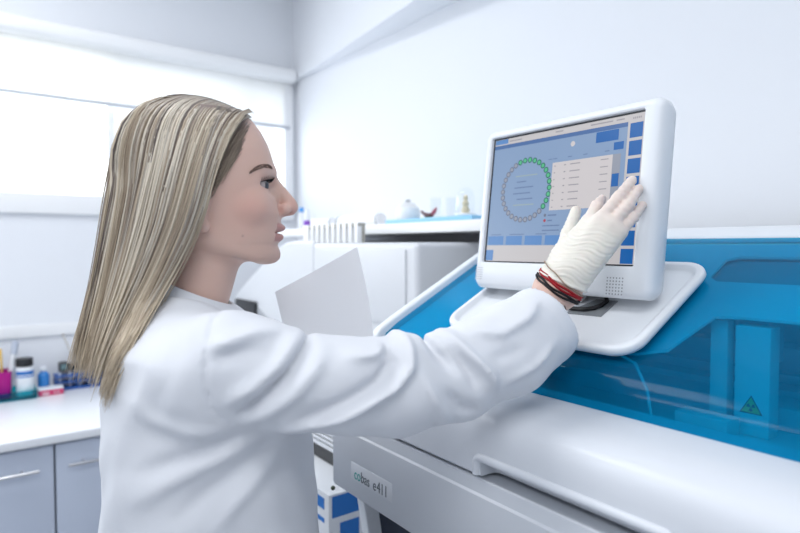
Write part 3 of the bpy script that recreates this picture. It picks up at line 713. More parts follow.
# ears
for sg in (-1, 1):
    ear = ell(h, (-.022, sg * .0725, 1.556), (.017, .007, .029))
    ear = smin(ear, ell(h, (-.0125, sg * .0705, 1.5265), (.0085, .0055, .0095)), .008)
    ear = smax(ear, -ell(h, (-.018, sg * .080, 1.552), (.008, .006, .014)), .004)
    hd = smin(hd, ear, .005)
f[sl] = hd
body = cap(g, (-.035, 0, 1.335), (-.02, 0, 1.0), .080, .095)
body = smin(body, cap(g, (-.03, -.12, 1.345), (-.03, .12, 1.345), .055, .055), .05)
body = smin(body, cap(g, (-.02, -.06, .93), (-.02, .06, .93), .12, .12), .06)
for sg in (-1, 1):
    body = smin(body, cap(g, (-.015, sg * .085, .90), (-.01, sg * .085, .50), .085, .058), .03)
    body = smin(body, cap(g, (-.012, sg * .085, .50), (-.035, sg * .085, .09), .055, .036), .02)
    body = smin(body, cap(g, (-.045, sg * .085, .045), (.12, sg * .095, .032), .036, .028), .02)
# right arm to the wrist, left arm bent
RSH, REL = (.0, -.165, 1.355), (0.2132, -0.1951, 1.3326)
RWR = (0.4808, -0.1078, 1.4354)
RF1 = (0.3958, -0.1416, 1.3803)
body = smin(body, cap(g, RSH, REL, .047, .042), .03)

LSH, LEL, LWR = (-.01, .165, 1.345), (-.02, .40, 1.18), (.09, .215, 1.262)
body = smin(body, cap(g, LSH, LEL, .045, .038), .03)
body = smin(body, cap(g, LEL, LWR, .038, .026), .02)
body = np.where(g.z > 1.405, .3, body) if 0 else body
zz = g.zs[None, None, :]
f = smin(f, np.where(zz < 1.41, body, np.maximum(body, .004 + (zz - 1.41) * .6)), .01)
PB = nets(g, f); PB = (relax(PB[0], PB[1], 1, .35), PB[1])
del f, hd, body
def wcap(g, a, b, ra, rb, k): return cap(g, a, b, ra, rb)

def hand(g, W, J, infl, forearm=None, palm_k=.012):
    """W wrist; J = {finger: [knuckle, mid joint, tip]}, radii by finger"""
    W = np.array(W, float); K = {k: np.array(v, float) for k, v in J.items()}
    lat = K['index'][0] - K['little'][0]; lat /= np.linalg.norm(lat)
    d = None
    def u(x, k):
        nonlocal d; d = x if d is None else smin(d, x, k)
    R = dict(index=.0088, middle=.0090, ring=.0087, little=.0078)
    side = dict(index=.017, middle=.006, ring=-.006, little=-.016)
    for n in ('index', 'middle', 'ring', 'little'):
        u(cap(g, W + lat * side[n], K[n][0], .0185 + infl, .0112 + infl), palm_k)
    u(cap(g, W + lat * .012, K['thumb'][0], .019 + infl, .0165 + infl), .014)
    u(cap(g, K['thumb'][0], (K['index'][0] + K['thumb'][0]) / 2, .015 + infl, .011 + infl), .014)
    for n in ('index', 'middle', 'ring', 'little'):
        a, m_, t_ = K[n]; r = R[n] + infl
        fg = smin(cap(g, a, m_, r * 1.08, r), cap(g, m_, t_, r * 1.0, r * .78), .003)
        u(fg, .0022)
    a, m_, t_ = K['thumb']
    u(smin(cap(g, a, m_, .0155 + infl, .0115 + infl), cap(g, m_, t_, .0112 + infl, .0082 + infl), .004), .008)
    if forearm is not None: u(cap(g, W, forearm, .0255, .031), .02)
    return d

RJ = dict(index=[(0.5221, -0.1246, 1.5364), (0.541, -0.1162, 1.559), (0.5691, -0.0881, 1.5721)],
          middle=[(0.5278, -0.1474, 1.5397), (0.5538, -0.1497, 1.5692), (0.5887, -0.1322, 1.5963)],
          ring=[(0.5356, -0.1596, 1.5309), (0.5592, -0.1625, 1.557), (0.5913, -0.1435, 1.5828)],
          little=[(0.5448, -0.165, 1.5196), (0.5657, -0.1652, 1.5401), (0.5924, -0.1513, 1.5591)],
          thumb=[(0.5, -0.0946, 1.4835), (0.5151, -0.0835, 1.5182), (0.5372, -0.0674, 1.5544)])
W0 = np.array(RWR); MK = np.array(RJ['middle'][0]); AXH = (MK - W0) / np.linalg.norm(MK - W0)
LATH = np.array(RJ['index'][0]) - np.array(RJ['little'][0]); LATH -= AXH * (LATH @ AXH); LATH /= np.linalg.norm(LATH)
NRM = np.cross(AXH, LATH)
FOREARM = RF1
gh = Grid(cat(lin(.30, .44, .006), lin(.44, .61, .0016)), cat(lin(-.26, -.19, .005), lin(-.19, -.04, .0016)), cat(lin(1.27, 1.40, .006), lin(1.40, 1.615, .0016)))
fh = hand(gh, RWR, RJ, -.0022, FOREARM)
PH = nets(gh, fh)
# left hand, holding the sheet of paper from below
LJ = {}
lw = np.array(LWR); fd = np.array((.085, -.055, .015)); fd /= np.linalg.norm(fd)
upv = np.array((-.25, .05, .75)); upv -= fd * (fd @ upv); upv /= np.linalg.norm(upv); nrm_l = np.cross(fd, upv)
for i, n in enumerate(('index', 'middle', 'ring', 'little')):
    k0 = lw + fd * (.085 - .004 * abs(i - 1)) + upv * (.027 - .018 * i)
    m0 = k0 + fd * .028 + nrm_l * .014; t0_ = m0 + fd * .018 + nrm_l * .018
    LJ[n] = [k0, m0, t0_]
tb = lw + fd * .03 + upv * .028 + nrm_l * .008; LJ['thumb'] = [tb, tb + fd * .03 + upv * .012 + nrm_l * .008, tb + fd * .055 + upv * .012 + nrm_l * .010]
gl_ = Grid(cat(lin(.06, .30, .003)), cat(lin(.02, .28, .003)), cat(lin(1.18, 1.36, .003)))
fl = hand(gl_, LWR, LJ, -.001, LEL)
fl = np.maximum(fl, -(gl_.x - .07))
PLH = nets(gl_, fl)
def skin_col(P):
    n = len(P); base = np.array((.715, .485, .405)); C = np.tile(base, (n, 1)).astype(float)
    x, y, z = P[:, 0], P[:, 1], P[:, 2]; ay = np.abs(y)
    def mix(w, c):
        nonlocal C
        C = C * (1 - w[:, None]) + np.array(c) * w[:, None]
    def gs(cx, cy, cz, r): return np.exp(-(((x - cx) / r) ** 2 + ((ay - cy) / r) ** 2 + ((z - cz) / r) ** 2))
    face = (z > 1.44) & (x > -.16)
    mix(.42 * gs(.044, .055, 1.551, .026) * face, (.66, .31, .26))
    mix(.50 * gs(.108, .0, 1.555, .013) * face, (.64, .31, .29))
    mix(.40 * gs(.090, .014, 1.552, .008) * face, (.55, .22, .20))
    mix(.35 * gs(.085, 0, 1.486, .02) * face, (.60, .33, .27))
    xl = x + 13 * y ** 2
    lipm = (xl > .0850) & (ay < .0275) & (z > 1.5062) & (z < 1.5318) & (x > .06)
    mix(.75 * lipm, (.50, .21, .195))
    mix(.55 * np.exp(-((z - 1.5188) / .0017) ** 2) * ((ay < .027) & (x > .070) & (x < .105)), (.20, .06, .06))  # shade of the crease between the lips, painted as a dark line
    mix(.5 * gs(.0655, .040, 1.5875, .010) * face, (.42, .235, .20))         # darker brown around the upper lid
    # scalp under the hair, dark ash roots at the temple
    hl = np.interp(z, [1.50, 1.545, 1.565, 1.60, 1.625, 1.65, 1.683, 1.70], [-.035, -.030, -.004, .004, .030, .040, .050, .045])
    dd = np.clip((hl - x) / .010 + .35, 0, 1) * (z > 1.535)
    mix(.93 * dd, (.17, .13, .115))
    mole = np.exp(-(((x - .0365) / .0014) ** 2 + ((z - 1.5135) / .0014) ** 2)) * (y < 0) * face
    mix(.5 * mole, (.25, .12, .09))
    return np.concatenate([C, np.ones((n, 1))], 1)
# the body itself
skin = sdf_obj('body', [PB, PH, PLH], M_skin, pe, skin_col)
# eyes
for sg in (-1, 1):
    b = MB(); b.sphere((EY[0], sg * EY[1], EY[2]), .0126, 40)
    gaze = Vector((1, -.42, -.03)).normalized()
    c = []
    for v in b.v:
        d_ = (Vector(v) - Vector((EY[0], sg * EY[1], EY[2]))).normalized(); an_ = math.degrees(math.acos(max(-1, min(1, d_.dot(gaze)))))
        c.append((.015, .015, .02, 1) if an_ < 14 else (.055, .068, .082, 1) if an_ < 31 else (.03, .035, .045, 1) if an_ < 35 else (.55, .49, .48, 1))
    b.c = c; b.build('eye', M_eye, pe, world=False, angle=None)
    b = MB()
    arc = []
    for ph in np.linspace(-.55, 1.62, 14):
        q = max(0., 1 - ((ph - .45) / 1.24) ** 2); th_ = -.01 + .03 * ph + .41 * math.sqrt(q)
        arc.append((EY[0] + .0143 * math.cos(th_) * math.cos(ph), sg * (EY[1] + .0143 * math.cos(th_) * math.sin(ph)), EY[2] + .0143 * math.sin(th_)))
    b.tube(arc, [.0004 + .0007 * math.sin(PI * i / 13) for i in range(14)], 6)
    for i in range(1, 13):
        p = Vector(arc[i]); o_ = (p - Vector((EY[0], sg * EY[1], EY[2]))).normalized()
        for q in (-.2, .2): b.tube([p, p + o_ * .004 + Vector((0, sg * q * .006, .0004)), p + o_ * .0075 + Vector((0, sg * q * .010, .0030))], [.00045, .0004, .00012], 4)
    b.build('eyelashes', M_lash, pe, world=False)
# eyebrows follow the brow: ray-cast on to the head
bpy.context.view_layer.update()
from mathutils.bvhtree import BVHTree
bvh = BVHTree.FromPolygons([Vector(p) for p in PB[0]], [tuple(int(i) for i in q) for q in PB[1]])
def side_y(x, z, sg=-1):
    hit = bvh.ray_cast(Vector((x, sg * .3, z)), Vector((0, -sg, 0)))
    return hit[0], hit[1]
BROW = [(0.0476, 1.599), (0.0536, 1.6036), (0.0603, 1.607), (0.067, 1.6091), (0.0737, 1.6094), (0.0775, 1.6076)]
for sg in (-1, 1):
    b = MB()
    for k in range(190):
        t = random.random(); i = min(int(t * 5), 4); q = t * 5 - i
        x = BROW[i][0] * (1 - q) + BROW[i + 1][0] * q; z = BROW[i][1] * (1 - q) + BROW[i + 1][1] * q
        wd = .0006 + .0022 * math.sin(PI * (.12 + .80 * t)); z += random.uniform(-wd, wd)
        p, n_ = side_y(x, z, sg)
        if p is None: continue
        d_ = Vector((-1, 0, .12 - .8 * (1 - t))).normalized(); d_ = (d_ - n_ * d_.dot(n_)).normalized()
        b.tube([p + n_ * .0003, p + n_ * .0009 + d_ * .0025, p + n_ * .0007 + d_ * .0048], [.0003, .00028, .0001], 4)
    b.build('eyebrow', M_brow, pe, world=False)

# ---- glove on the right hand
fg = hand(gh, RWR, RJ, 0.0, None)
ta = (gh.x - W0[0]) * AXH[0] + (gh.y - W0[1]) * AXH[1] + (gh.z - W0[2]) * AXH[2]
tb_ = (gh.x - W0[0]) * LATH[0] + (gh.y - W0[1]) * LATH[1] + (gh.z - W0[2]) * LATH[2]
tn_ = (gh.x - W0[0]) * NRM[0] + (gh.y - W0[1]) * NRM[1] + (gh.z - W0[2]) * NRM[2]
fg = smin(fg, cap(gh, W0 - AXH * .02, W0 + AXH * .03, .0285, .026), .015)
ph_ = ta + tb_ * .28 + .0035 * np.sin(tb_ * 120) + .003 * np.sin(tn_ * 150)
win_ = np.clip((ta - .004) / .02, 0, 1) * np.clip((.118 - ta) / .03, 0, 1)
fg = fg - win_ * .8 * (.00055 * np.sin(ph_ * 2 * PI / .0085) * (.6 + .4 * np.sin(tb_ * 210 + ta * 90)) + .00045 * np.sin(ph_ * 2 * PI / .0055 + tb_ * 140) + .0003)
fwin = np.clip((ta - .12) / .02, 0, 1)
fg = fg - fwin * .00035 * np.sin(ta * 2 * PI / .0085 + tb_ * 60)
hem = ta - .013 + tb_ * .15
fg = fg - .0020 * np.exp(-((hem - .002) / .0025) ** 2)
fg = np.maximum(fg, -hem)
PG = nets(gh, fg)
def glove_col(P):
    t = (P - W0) @ AXH; w = np.clip((t - .105) / .03, 0, 1)[:, None] * .75
    return np.concatenate([np.array((.80, .765, .69)) * (1 - w) + np.array((.80, .665, .615)) * w, np.ones((len(P), 1))], 1)
glove = sdf_obj('glove', [PG], M_glove, pe, glove_col)
# ---- bracelets and a hair tie on the wrist
hbvh = BVHTree.FromPolygons([Vector(p) for p in PH[0]], [tuple(int(i) for i in q) for q in PH[1]])
gbvh = BVHTree.FromPolygons([Vector(p) for p in PG[0]], [tuple(int(i) for i in q) for q in PG[1]])
def bracelet(name, t, gap, r, m_, tilt=0., strands=1, over=False):
    b = MB()
    for s_ in range(strands):
        pts = []
        for i in range(48):
            a = 2 * PI * i / 48
            c = Vector(W0 + AXH * (t + .0034 * s_ + tilt * math.cos(a - .5) + .0007 * math.sin(5 * a + 2 * s_))); d_ = Vector(LATH * math.cos(a) + NRM * math.sin(a))
            rad = .026
            for q in ((hbvh, gbvh) if over else (hbvh,)):
                hit = q.ray_cast(c + d_ * .07, -d_)
                if hit[0] is not None and hit[3] < .065: rad = max(rad, .07 - hit[3])
            pts.append(c + d_ * (rad + gap + r))
        b.tube(pts, r, 8, closed=True)
    return b.build(name, m_, pe, world=False)
bracelet('bracelet', .0085, .0002, .0017, M_red, .002, 2)['label'] = 'dark red cord bracelet'
bracelet('bracelet', .0010, .0002, .0017, M_blackc, .002, 2)['label'] = 'black cord bracelet'
bracelet('bracelet', .019, .0012, .0009, M_beige, .007, 1, True)['label'] = 'thin beige cord bracelet'
b = MB(); q = W0 - AXH * .004 - LATH * .026 + NRM * .02
pts = [q, q + np.array((0.002, -.004, -.014)), q + np.array((.001, -.004, -.038))]
b.tube(pts, .0006, 5); b.sphere(pts[-1], .0015, 8); b.build('bracelet_string', M_blackc, pe, world=False)

# ---- lab coat
g = Grid(cat(lin(-.215, .50, .0035)), cat(lin(-.285, -.05, .0035), lin(-.05, .48, .010)), cat(lin(.60, 1.12, .016), lin(1.12, 1.475, .0035)))
Z = g.zs
cz = [.60, .90, 1.10, 1.20, 1.28, 1.33, 1.37, 1.40, 1.425, 1.445, 1.47]
cb = [-.190, -.162, -.146, -.142, -.141, -.138, -.130, -.120, -.103, -.092, -.09]
cf = [.165, .150, .140, .133, .122, .105, .082, .060, .036, .020, .012]
cw = [.235, .215, .198, .196, .196, .192, .175, .130, .085, .064, .058]
xb = np.interp(Z, cz, cb)[None, None, :]; xf_ = np.interp(Z, cz, cf)[None, None, :]; ww = np.interp(Z, cz, cw)[None, None, :]
xm = (xb + xf_) / 2; aa = (xf_ - xb) / 2
s = (np.abs((g.x - xm) / aa) ** 2.5 + np.abs(g.y / ww) ** 2.5) ** .4
f = (s - 1) * np.minimum(aa, ww)
f = np.maximum(f, np.maximum(.615 - g.z, g.z - (1.424 - .42 * (g.x + .03))))
SL_ = [((0.0258, -0.1662, 1.3653), .060), ((0.0963, -0.1945, 1.3437), .0535), ((0.1472, -0.202, 1.3375), .0545), ((0.2132, -0.195, 1.3338), .0585), ((0.2921, -0.1811, 1.3369), .0560), ((0.3808, -0.1536, 1.3609), .0600), ((0.454, -0.1317, 1.3964), .0545)]
slv = None
for (a, ra), (c, rc) in zip(SL_[:-1], SL_[1:]):
    q = cap(g, a, c, ra, rc); slv = q if slv is None else smin(slv, q, .012)
f = smin(f, slv, .035)
f = smin(f, cap(g, (-.03, -.08, 1.375), (-.005, -.165, 1.352), .050, .057), .03)
# left sleeve
f = smin(f, cap(g, (-.02, .11, 1.365), (-.01, .165, 1.345), .05, .060), .03)
f = smin(f, smin(cap(g, (-.01, .165, 1.345), LEL, .060, .055), cap(g, LEL, LWR, .054, .044), .02), .03)
# cuffs: cut square, then hollow
def cuff(f, e0, e1, ri, back):
    e0, e1 = np.array(e0), np.array(e1); d = (e1 - e0) / np.linalg.norm(e1 - e0)
    t = (g.x - e1[0]) * d[0] + (g.y - e1[1]) * d[1] + (g.z - e1[2]) * d[2]
    q = np.sqrt((g.x - e1[0] - t * d[0]) ** 2 + (g.y - e1[1] - t * d[1]) ** 2 + (g.z - e1[2] - t * d[2]) ** 2)
    near = (q < .09) & (t < .10) & (t > -.2)
    f = f + np.where(near, .0016 * np.exp(-((t + .024) / .0028) ** 2), 0)
    f = np.where(near, np.maximum(f, t), f)
    return np.where(near, smax(f, -np.maximum(q - ri, -(t + back)), .0015), f)
f = cuff(f, SL_[-2][0], (0.4456, -0.1325, 1.3925), .0475, .020)
lw_ = np.array(LWR); f = cuff(f, LEL, tuple(lw_ - .012 * (lw_ - np.array(LEL)) / np.linalg.norm(lw_ - np.array(LEL))), .037, .05)
# folds, as ridges (+) and valleys (-) on the side towards the analyser's operator aisle
fx, fz = g.xs[:, None], g.zs[None, :]
FOLDS = [
 (-.0075, .0075, [(0.1065, 1.3961), (0.0976, 1.3853), (0.0777, 1.363), (0.0527, 1.3402), (0.0325, 1.3219)]),
 (.0060, .0110, [(0.0911, 1.4024), (0.068, 1.3746), (0.0422, 1.3508), (0.0211, 1.3358)]),
 (.0045, .0110, [(0.1188, 1.3866), (0.1075, 1.3702), (0.083, 1.3425), (0.0525, 1.3181), (0.0344, 1.3052)]),
 (.0075, .0090, [(0.2143, 1.401), (0.2155, 1.3847), (0.2119, 1.3664), (0.1893, 1.3435), (0.1509, 1.3244), (0.1125, 1.3071), (0.0764, 1.2969)]),
 (-.0070, .0100, [(0.1905, 1.3836), (0.1928, 1.3674), (0.174, 1.3502), (0.1372, 1.3333), (0.0982, 1.3172)]),
 (.0050, .0090, [(0.1894, 1.3886), (0.1729, 1.3814), (0.144, 1.3805)]),
 (-.0085, .0090, [(0.2432, 1.3913), (0.252, 1.3742), (0.2685, 1.3553)]),
 (.0070, .0090, [(0.2722, 1.396), (0.2929, 1.3721), (0.3166, 1.3464), (0.3247, 1.3311)]),
 (-.0055, .0100, [(0.2748, 1.373), (0.2904, 1.3504), (0.2983, 1.3316)]),
 (.0055, .0085, [(0.2264, 1.3539), (0.2412, 1.3247), (0.2561, 1.3023), (0.2662, 1.2895)]),
 (-.0050, .0100, [(0.256, 1.3332), (0.2788, 1.3125), (0.3019, 1.3035)]),
 (.0045, .0090, [(0.3022, 1.397), (0.3425, 1.3929), (0.3839, 1.409), (0.4121, 1.4273)]),
 (-.0025, .0090, [(0.3237, 1.3638), (0.3495, 1.3675), (0.373, 1.3739)]),
 (.0040, .0080, [(0.3429, 1.3351), (0.3844, 1.3504), (0.4271, 1.3791)]),
 (-.0024, .0030, [(0.0137, 1.4326), (0.0021, 1.4177), (-0.0033, 1.3929), (-0.0057, 1.3604), (0.0001, 1.3304), (0.0166, 1.3049)]),
 (.0050, .0100, [(0.001, 1.3936), (0.0217, 1.4002), (0.0471, 1.4079), (0.0773, 1.4089)]),
 (-.0045, .0100, [(0.0049, 1.3793), (0.03, 1.3845), (0.0598, 1.3875)]),
 (.0050, .0110, [(0.0529, 1.2821), (0.0237, 1.2736), (-0.0133, 1.2573), (-0.0492, 1.2393), (-0.0842, 1.2175)]),
 (-.0050, .0110, [(0.0291, 1.2866), (-0.0006, 1.276), (-0.0388, 1.2633), (-0.0789, 1.2492)]),
 (.0045, .0100, [(0.0101, 1.295), (-0.0282, 1.2984), (-0.0632, 1.3113), (-0.0777, 1.3243)]),
 (.0045, .0110, [(0.0783, 1.2625), (0.0526, 1.2389), (0.0231, 1.2117), (0.0015, 1.1829)]),
 (-.0040, .0110, [(0.0594, 1.2701), (0.032, 1.2502), (-0.0053, 1.2264), (-0.0345, 1.2023)]),
 (.0040, .0100, [(-0.0554, 1.4064), (-0.0662, 1.3734), (-0.0769, 1.3383), (-0.0855, 1.3076)]),
 (-.0040, .0100, [(-0.0325, 1.3942), (-0.0435, 1.3586), (-0.0565, 1.3222)]),
 (.0035, .0100, [(-0.0998, 1.2833), (-0.1084, 1.2503), (-0.109, 1.2164), (-0.1034, 1.1782)]),
]
disp = np.zeros((len(g.xs), len(g.zs)), np.float32)
for kf, (hgt, wd, pts) in enumerate(FOLDS):
    if kf >= 17: hgt *= .62; wd *= 1.25
    best = np.full_like(disp, 9.)
    n_ = len(pts) - 1
    amp = np.zeros_like(disp)
    for i in range(n_):
        a, c = np.array(pts[i]), np.array(pts[i + 1]); d = c - a
        t = np.clip(((fx - a[0]) * d[0] + (fz - a[1]) * d[1]) / (d @ d), 0, 1)
        dist = np.sqrt((fx - a[0] - t * d[0]) ** 2 + (fz - a[1] - t * d[1]) ** 2)
        m = dist < best; best = np.where(m, dist, best); u = (i + t) / n_; amp = np.where(m, np.clip(4 * (u + .06) * (1.06 - u) / 1.12, 0, 1) ** .8, amp)
    disp += (1.75 if kf < 17 else 1.45) * hgt * amp * np.exp(-(best / (wd * .74)) ** 2)
side = np.clip((-.115 - g.ys) / .05, 0, 1)[None, :, None] * np.clip((.44 - g.x) / .04, .25, 1)
f = f - disp[:, None, :] * side
f = f - .0012 * (np.sin(g.x * 61 + g.z * 37 + 2 * np.sin(g.y * 40)) + np.sin(g.z * 73 - g.x * 29 + g.y * 51)) * np.clip((1.44 - g.z) / .05, 0, 1)
f = np.maximum(f, -cap(g, (-.045, 0, 1.43), (-.025, 0, 1.52), .060, .075)) if 0 else f
PC = nets(g, f); PC = (relax(PC[0], PC[1], 2, .4), PC[1])
coat = sdf_obj('lab_coat', [PC], M_coat, pe)
cbvh = BVHTree.FromPolygons([Vector(p) for p in PC[0]], [tuple(int(i) for i in q) for q in PC[1]])
# collar: a folded band around the neck
b = MB(); L_ = []
def collar_ring(top, out):
    pts = []
    for i in range(48):
        a = 2 * PI * i / 48; c, s_ = math.cos(a), math.sin(a)   # a = 0 front
        z = {0: 1.397, 1: 1.416, 2: 1.442}[top] + {0: .022, 1: .024, 2: .025}[top] * -c
        pts.append((-.036 + .012 * -c * 0 + (.060 + out) * c + .0, (.064 + out) * s_, z))
    return pts
b.rings([collar_ring(1, -.004), collar_ring(2, -.003), collar_ring(2, .001), collar_ring(1, .012), collar_ring(0, .038), collar_ring(0, .032), collar_ring(1, .006)], True, False)
b.build('collar', M_coat, coat, world=False, angle=None)
b = MB()
for z in (1.30, 1.18, 1.06, .94, .82): 
    h_ = cbvh.ray_cast(Vector((.4, .012, z)), Vector((-1, 0, 0)))
    if h_[0]:
        b = MB(); b.lathe([(.009, -.001), (.0095, .001), (.007, .003)], (0, 0, 0), 14, 0); b.v = [(v[0] + h_[0].x, v[1] + .012, v[2] + z) for v in b.v]
        b.build('button', M_white, coat, world=False)
# trousers and shoes below the coat
for sg in (-1, 1):
    b = MB(); ring = lambda x, r, z: [(x + r * math.cos(2 * PI * i / 20), sg * .085 + r * .95 * math.sin(2 * PI * i / 20), z) for i in range(20)]
    b.rings([ring(-.015, .092, .80), ring(-.012, .082, .60), ring(-.014, .074, .45), ring(-.03, .062, .20), ring(-.038, .058, .085), ring(-.038, .052, .085)]); b.build('trouser_leg', M_trouser, pe, world=False)
    b = MB(); L_ = []
    for z, k_ in ((0.0, 1.), (.012, 1.03), (.03, 1.0), (.05, .86), (.068, .55)):
        L_.append([(.035 + .128 * k_ * math.cos(a) - (.0 if z < .05 else .05 * (z - .03) / .04), sg * .09 + .048 * (k_ ** .5) * math.sin(a), z) for a in np.linspace(0, 2 * PI, 25)[:-1]])
    b.rings(L_); b.build('shoe', M_shoe, pe, world=False)

# ---- hair
HF = [(0.0512, -0.01, 1.6821), (0.0291, -0.052, 1.66), (0.01, -0.0775, 1.6156), (-0.0024, -0.0865, 1.5773), (-0.0122, -0.089, 1.5466), (-0.0269, -0.0885, 1.51), (-0.0475, -0.087, 1.4725), (-0.0777, -0.092, 1.4212), (-0.1019, -0.1, 1.3767), (-0.1141, -0.104, 1.3296)]
HM = [(-0.0092, -0.002, 1.7072), (-0.0385, -0.052, 1.6691), (-0.0532, -0.081, 1.6199), (-0.0633, -0.09, 1.5752), (-0.073, -0.09, 1.532), (-0.0855, -0.086, 1.4889), (-0.1004, -0.082, 1.4456), (-0.1172, -0.08, 1.4026), (-0.1302, -0.08, 1.366), (-0.1374, -0.08, 1.3305)]
HB_ = [(-0.0607, 0.004, 1.7057), (-0.0917, -0.004, 1.6895), (-0.1151, -0.008, 1.6579), (-0.1307, -0.01, 1.6117), (-0.1407, -0.01, 1.5545), (-0.1489, -0.01, 1.4947), (-0.1566, -0.012, 1.4417), (-0.1659, -0.014, 1.3957), (-0.1725, -0.016, 1.3658), (-0.176, -0.018, 1.34)]
HF, HM, HB_ = np.array(HF), np.array(HM), np.array(HB_)
def family(u, t):
    a, m_, c = 2 * (u - .5) * (u - 1), 4 * u * (1 - u), 2 * u * (u - .5)
    C = HF * a + HM * m_ + HB_ * c
    # Catmull-Rom through the ten control points
    n = len(C) - 1; s_ = min(max(t, 0), 1) * n; i = min(int(s_), n - 1); q = s_ - i
    p0, p1, p2, p3 = C[max(i - 1, 0)], C[i], C[i + 1], C[min(i + 2, n)]
    return .5 * ((2 * p1) + (p2 - p0) * q + (2 * p0 - 5 * p1 + 4 * p2 - p3) * q * q + (3 * p1 - p0 - 3 * p2 + p3) * q ** 3)
PAL = [((.560, .475, .360), 5), ((.420, .335, .245), 4), ((.250, .195, .150), 3.5), ((.115, .090, .080), 2.5), ((.700, .640, .540), 5)]
def pick():
    w = random.uniform(0, sum(p[1] for p in PAL))
    for c, k_ in PAL:
        w -= k_
        if w <= 0: return np.array(c)
    return np.array(PAL[0][0])
ROOT = np.array((.19, .15, .13)); TIP = np.array((.66, .54, .385))
hb = MB(); hc = []
def outside(p, gap):
    q = Vector((p[0], -abs(p[1]), p[2])); co_, n_, i_, d_ = bvh.find_nearest(q)
    if co_ is None: return p
    sd = (q - co_).dot(n_)
    if d_ < .05 and sd < gap:
        q = co_ + n_ * gap; return np.array((q.x, q.y if p[1] <= 0 else -q.y, q.z))
    return p
gap_now = [.006]
def over_coat(p):
    co_, n_, i_, d_ = cbvh.find_nearest(Vector((p[0], -abs(p[1]), p[2])))
    if co_ is None or d_ > .09: return p
    q = Vector((p[0], -abs(p[1]), p[2])); sd = (q - co_).dot(n_)
    if sd < .004:
        h_ = cbvh.ray_cast(Vector((p[0], -.45, p[2])), Vector((0, 1, 0)))
        if h_[0] is not None and q.y - h_[0].y < .12 and h_[0].y < .02:
            yy = h_[0].y - gap_now[0]; return np.array((p[0], yy if p[1] <= 0 else -yy, p[2]))
        q = co_ + n_ * random.uniform(.004, .009); return np.array((q.x, q.y if p[1] <= 0 else -q.y, q.z))
    return p
def strand(path, r, col, sides=5, dark=.16, flat=1.):
    n0 = len(hb.v); N = len(path)
    rad = [r * min(1., .45 + i * .3) * (1 if i < N - 6 else (N - i) / 7.) for i in range(N)]
    hb.tube(path, rad, sides, flat=flat)
    for i in range(N):
        t = i / (N - 1); w = max(0, 1 - t / dark) * .75 if dark > 0 else 0
        c = col * (1 - w) + ROOT * w; v = max(0, t - .55) / .45 * .5; c = c * (1 - v) + TIP * v
        hc.extend([(c[0], c[1], c[2], 1)] * sides)
# colour runs in locks: neighbours in u share a tone
NL = 46
lock = [pick() for _ in range(NL + 2)]
rng = np.random.RandomState(9)
lock_wave = rng.uniform(-1, 1, (NL + 2, 3))
lock_len = rng.uniform(-.09, .05, NL + 2)
for sg in (-1, 1):
    for k_ in range(1150 if sg < 0 else 620):
        u = random.random() ** .95 if sg < 0 else random.random()
        li = int(u * NL); lw2 = lock_wave[li]
        col = lock[li] * .62 + pick() * .38; col = col * random.uniform(.86, 1.12)
        dep = random.random() ** 1.7 * .011; j = np.random.normal(0, 1, 3)
        t1_ = 1. + lock_len[li] - abs(random.gauss(0, .055)); path = []
        for i in range(31):
            t = t1_ * i / 30
            p = family(min(max(u + .006 * math.sin(t * 7 + lw2[0] * 6) * lw2[1], 0), 1.02), min(t, 1.)).copy()
            if t > 1: p[2] -= (t - 1) * .35; p[0] -= (t - 1) * .05
            cx_ = -.03; out = np.array((p[0] - cx_, p[1] * 1.2, 0)); out[2] = (p[2] - 1.60) * max(0, 1 - t * 4); L0 = np.linalg.norm(out) + 1e-6
            p -= out / L0 * dep * min(1, t * 8 + .25)
            p += j * .0013 * min(1, t * 3) * (1 + 2.2 * t * t); p[0] += .004 * lw2[2] * math.sin(t * 5 + li) * t
            if p[2] > 1.50: p = outside(p, (.0095 - dep * .7) * min(1., .35 + t * 6))
            p[1] = p[1] if sg < 0 else -p[1]
            path.append(p)
        gap_now[0] = random.uniform(.003, .014)
        path = [over_coat(p) if p[2] < 1.47 else p for p in path]
        A = np.array(path)
        for _ in range(4): A[1:-1] = .5 * A[1:-1] + .25 * (A[:-2] + A[2:])
        for _ in range(10): A[16:-1] = .5 * A[16:-1] + .25 * (A[15:-2] + A[17:]); A[-1] = 2 * A[-2] - A[-3]
        strand([tuple(p) for p in A], random.uniform(.0009, .0016), col)
# fine stray hairs along the outline
for k_ in range(70):
    u = random.choice((random.uniform(.9, 1.0), random.uniform(.75, 1), random.uniform(0, .04))); col = lock[int(u * NL)]
    j = np.random.normal(0, 1, 3); path = []
    for i in range(25):
        t = i / 24; p = family(u, t).copy(); p += j * .003 * t * (1 + 1.5 * t); p[0] -= (.004 * t if u > .5 else -.002 * t); p[2] += .0015 * (1 - t); p = outside(p, .010) if p[2] > 1.5 else p; path.append(p)
    strand([tuple(p) for p in path], .0005, col, 4)
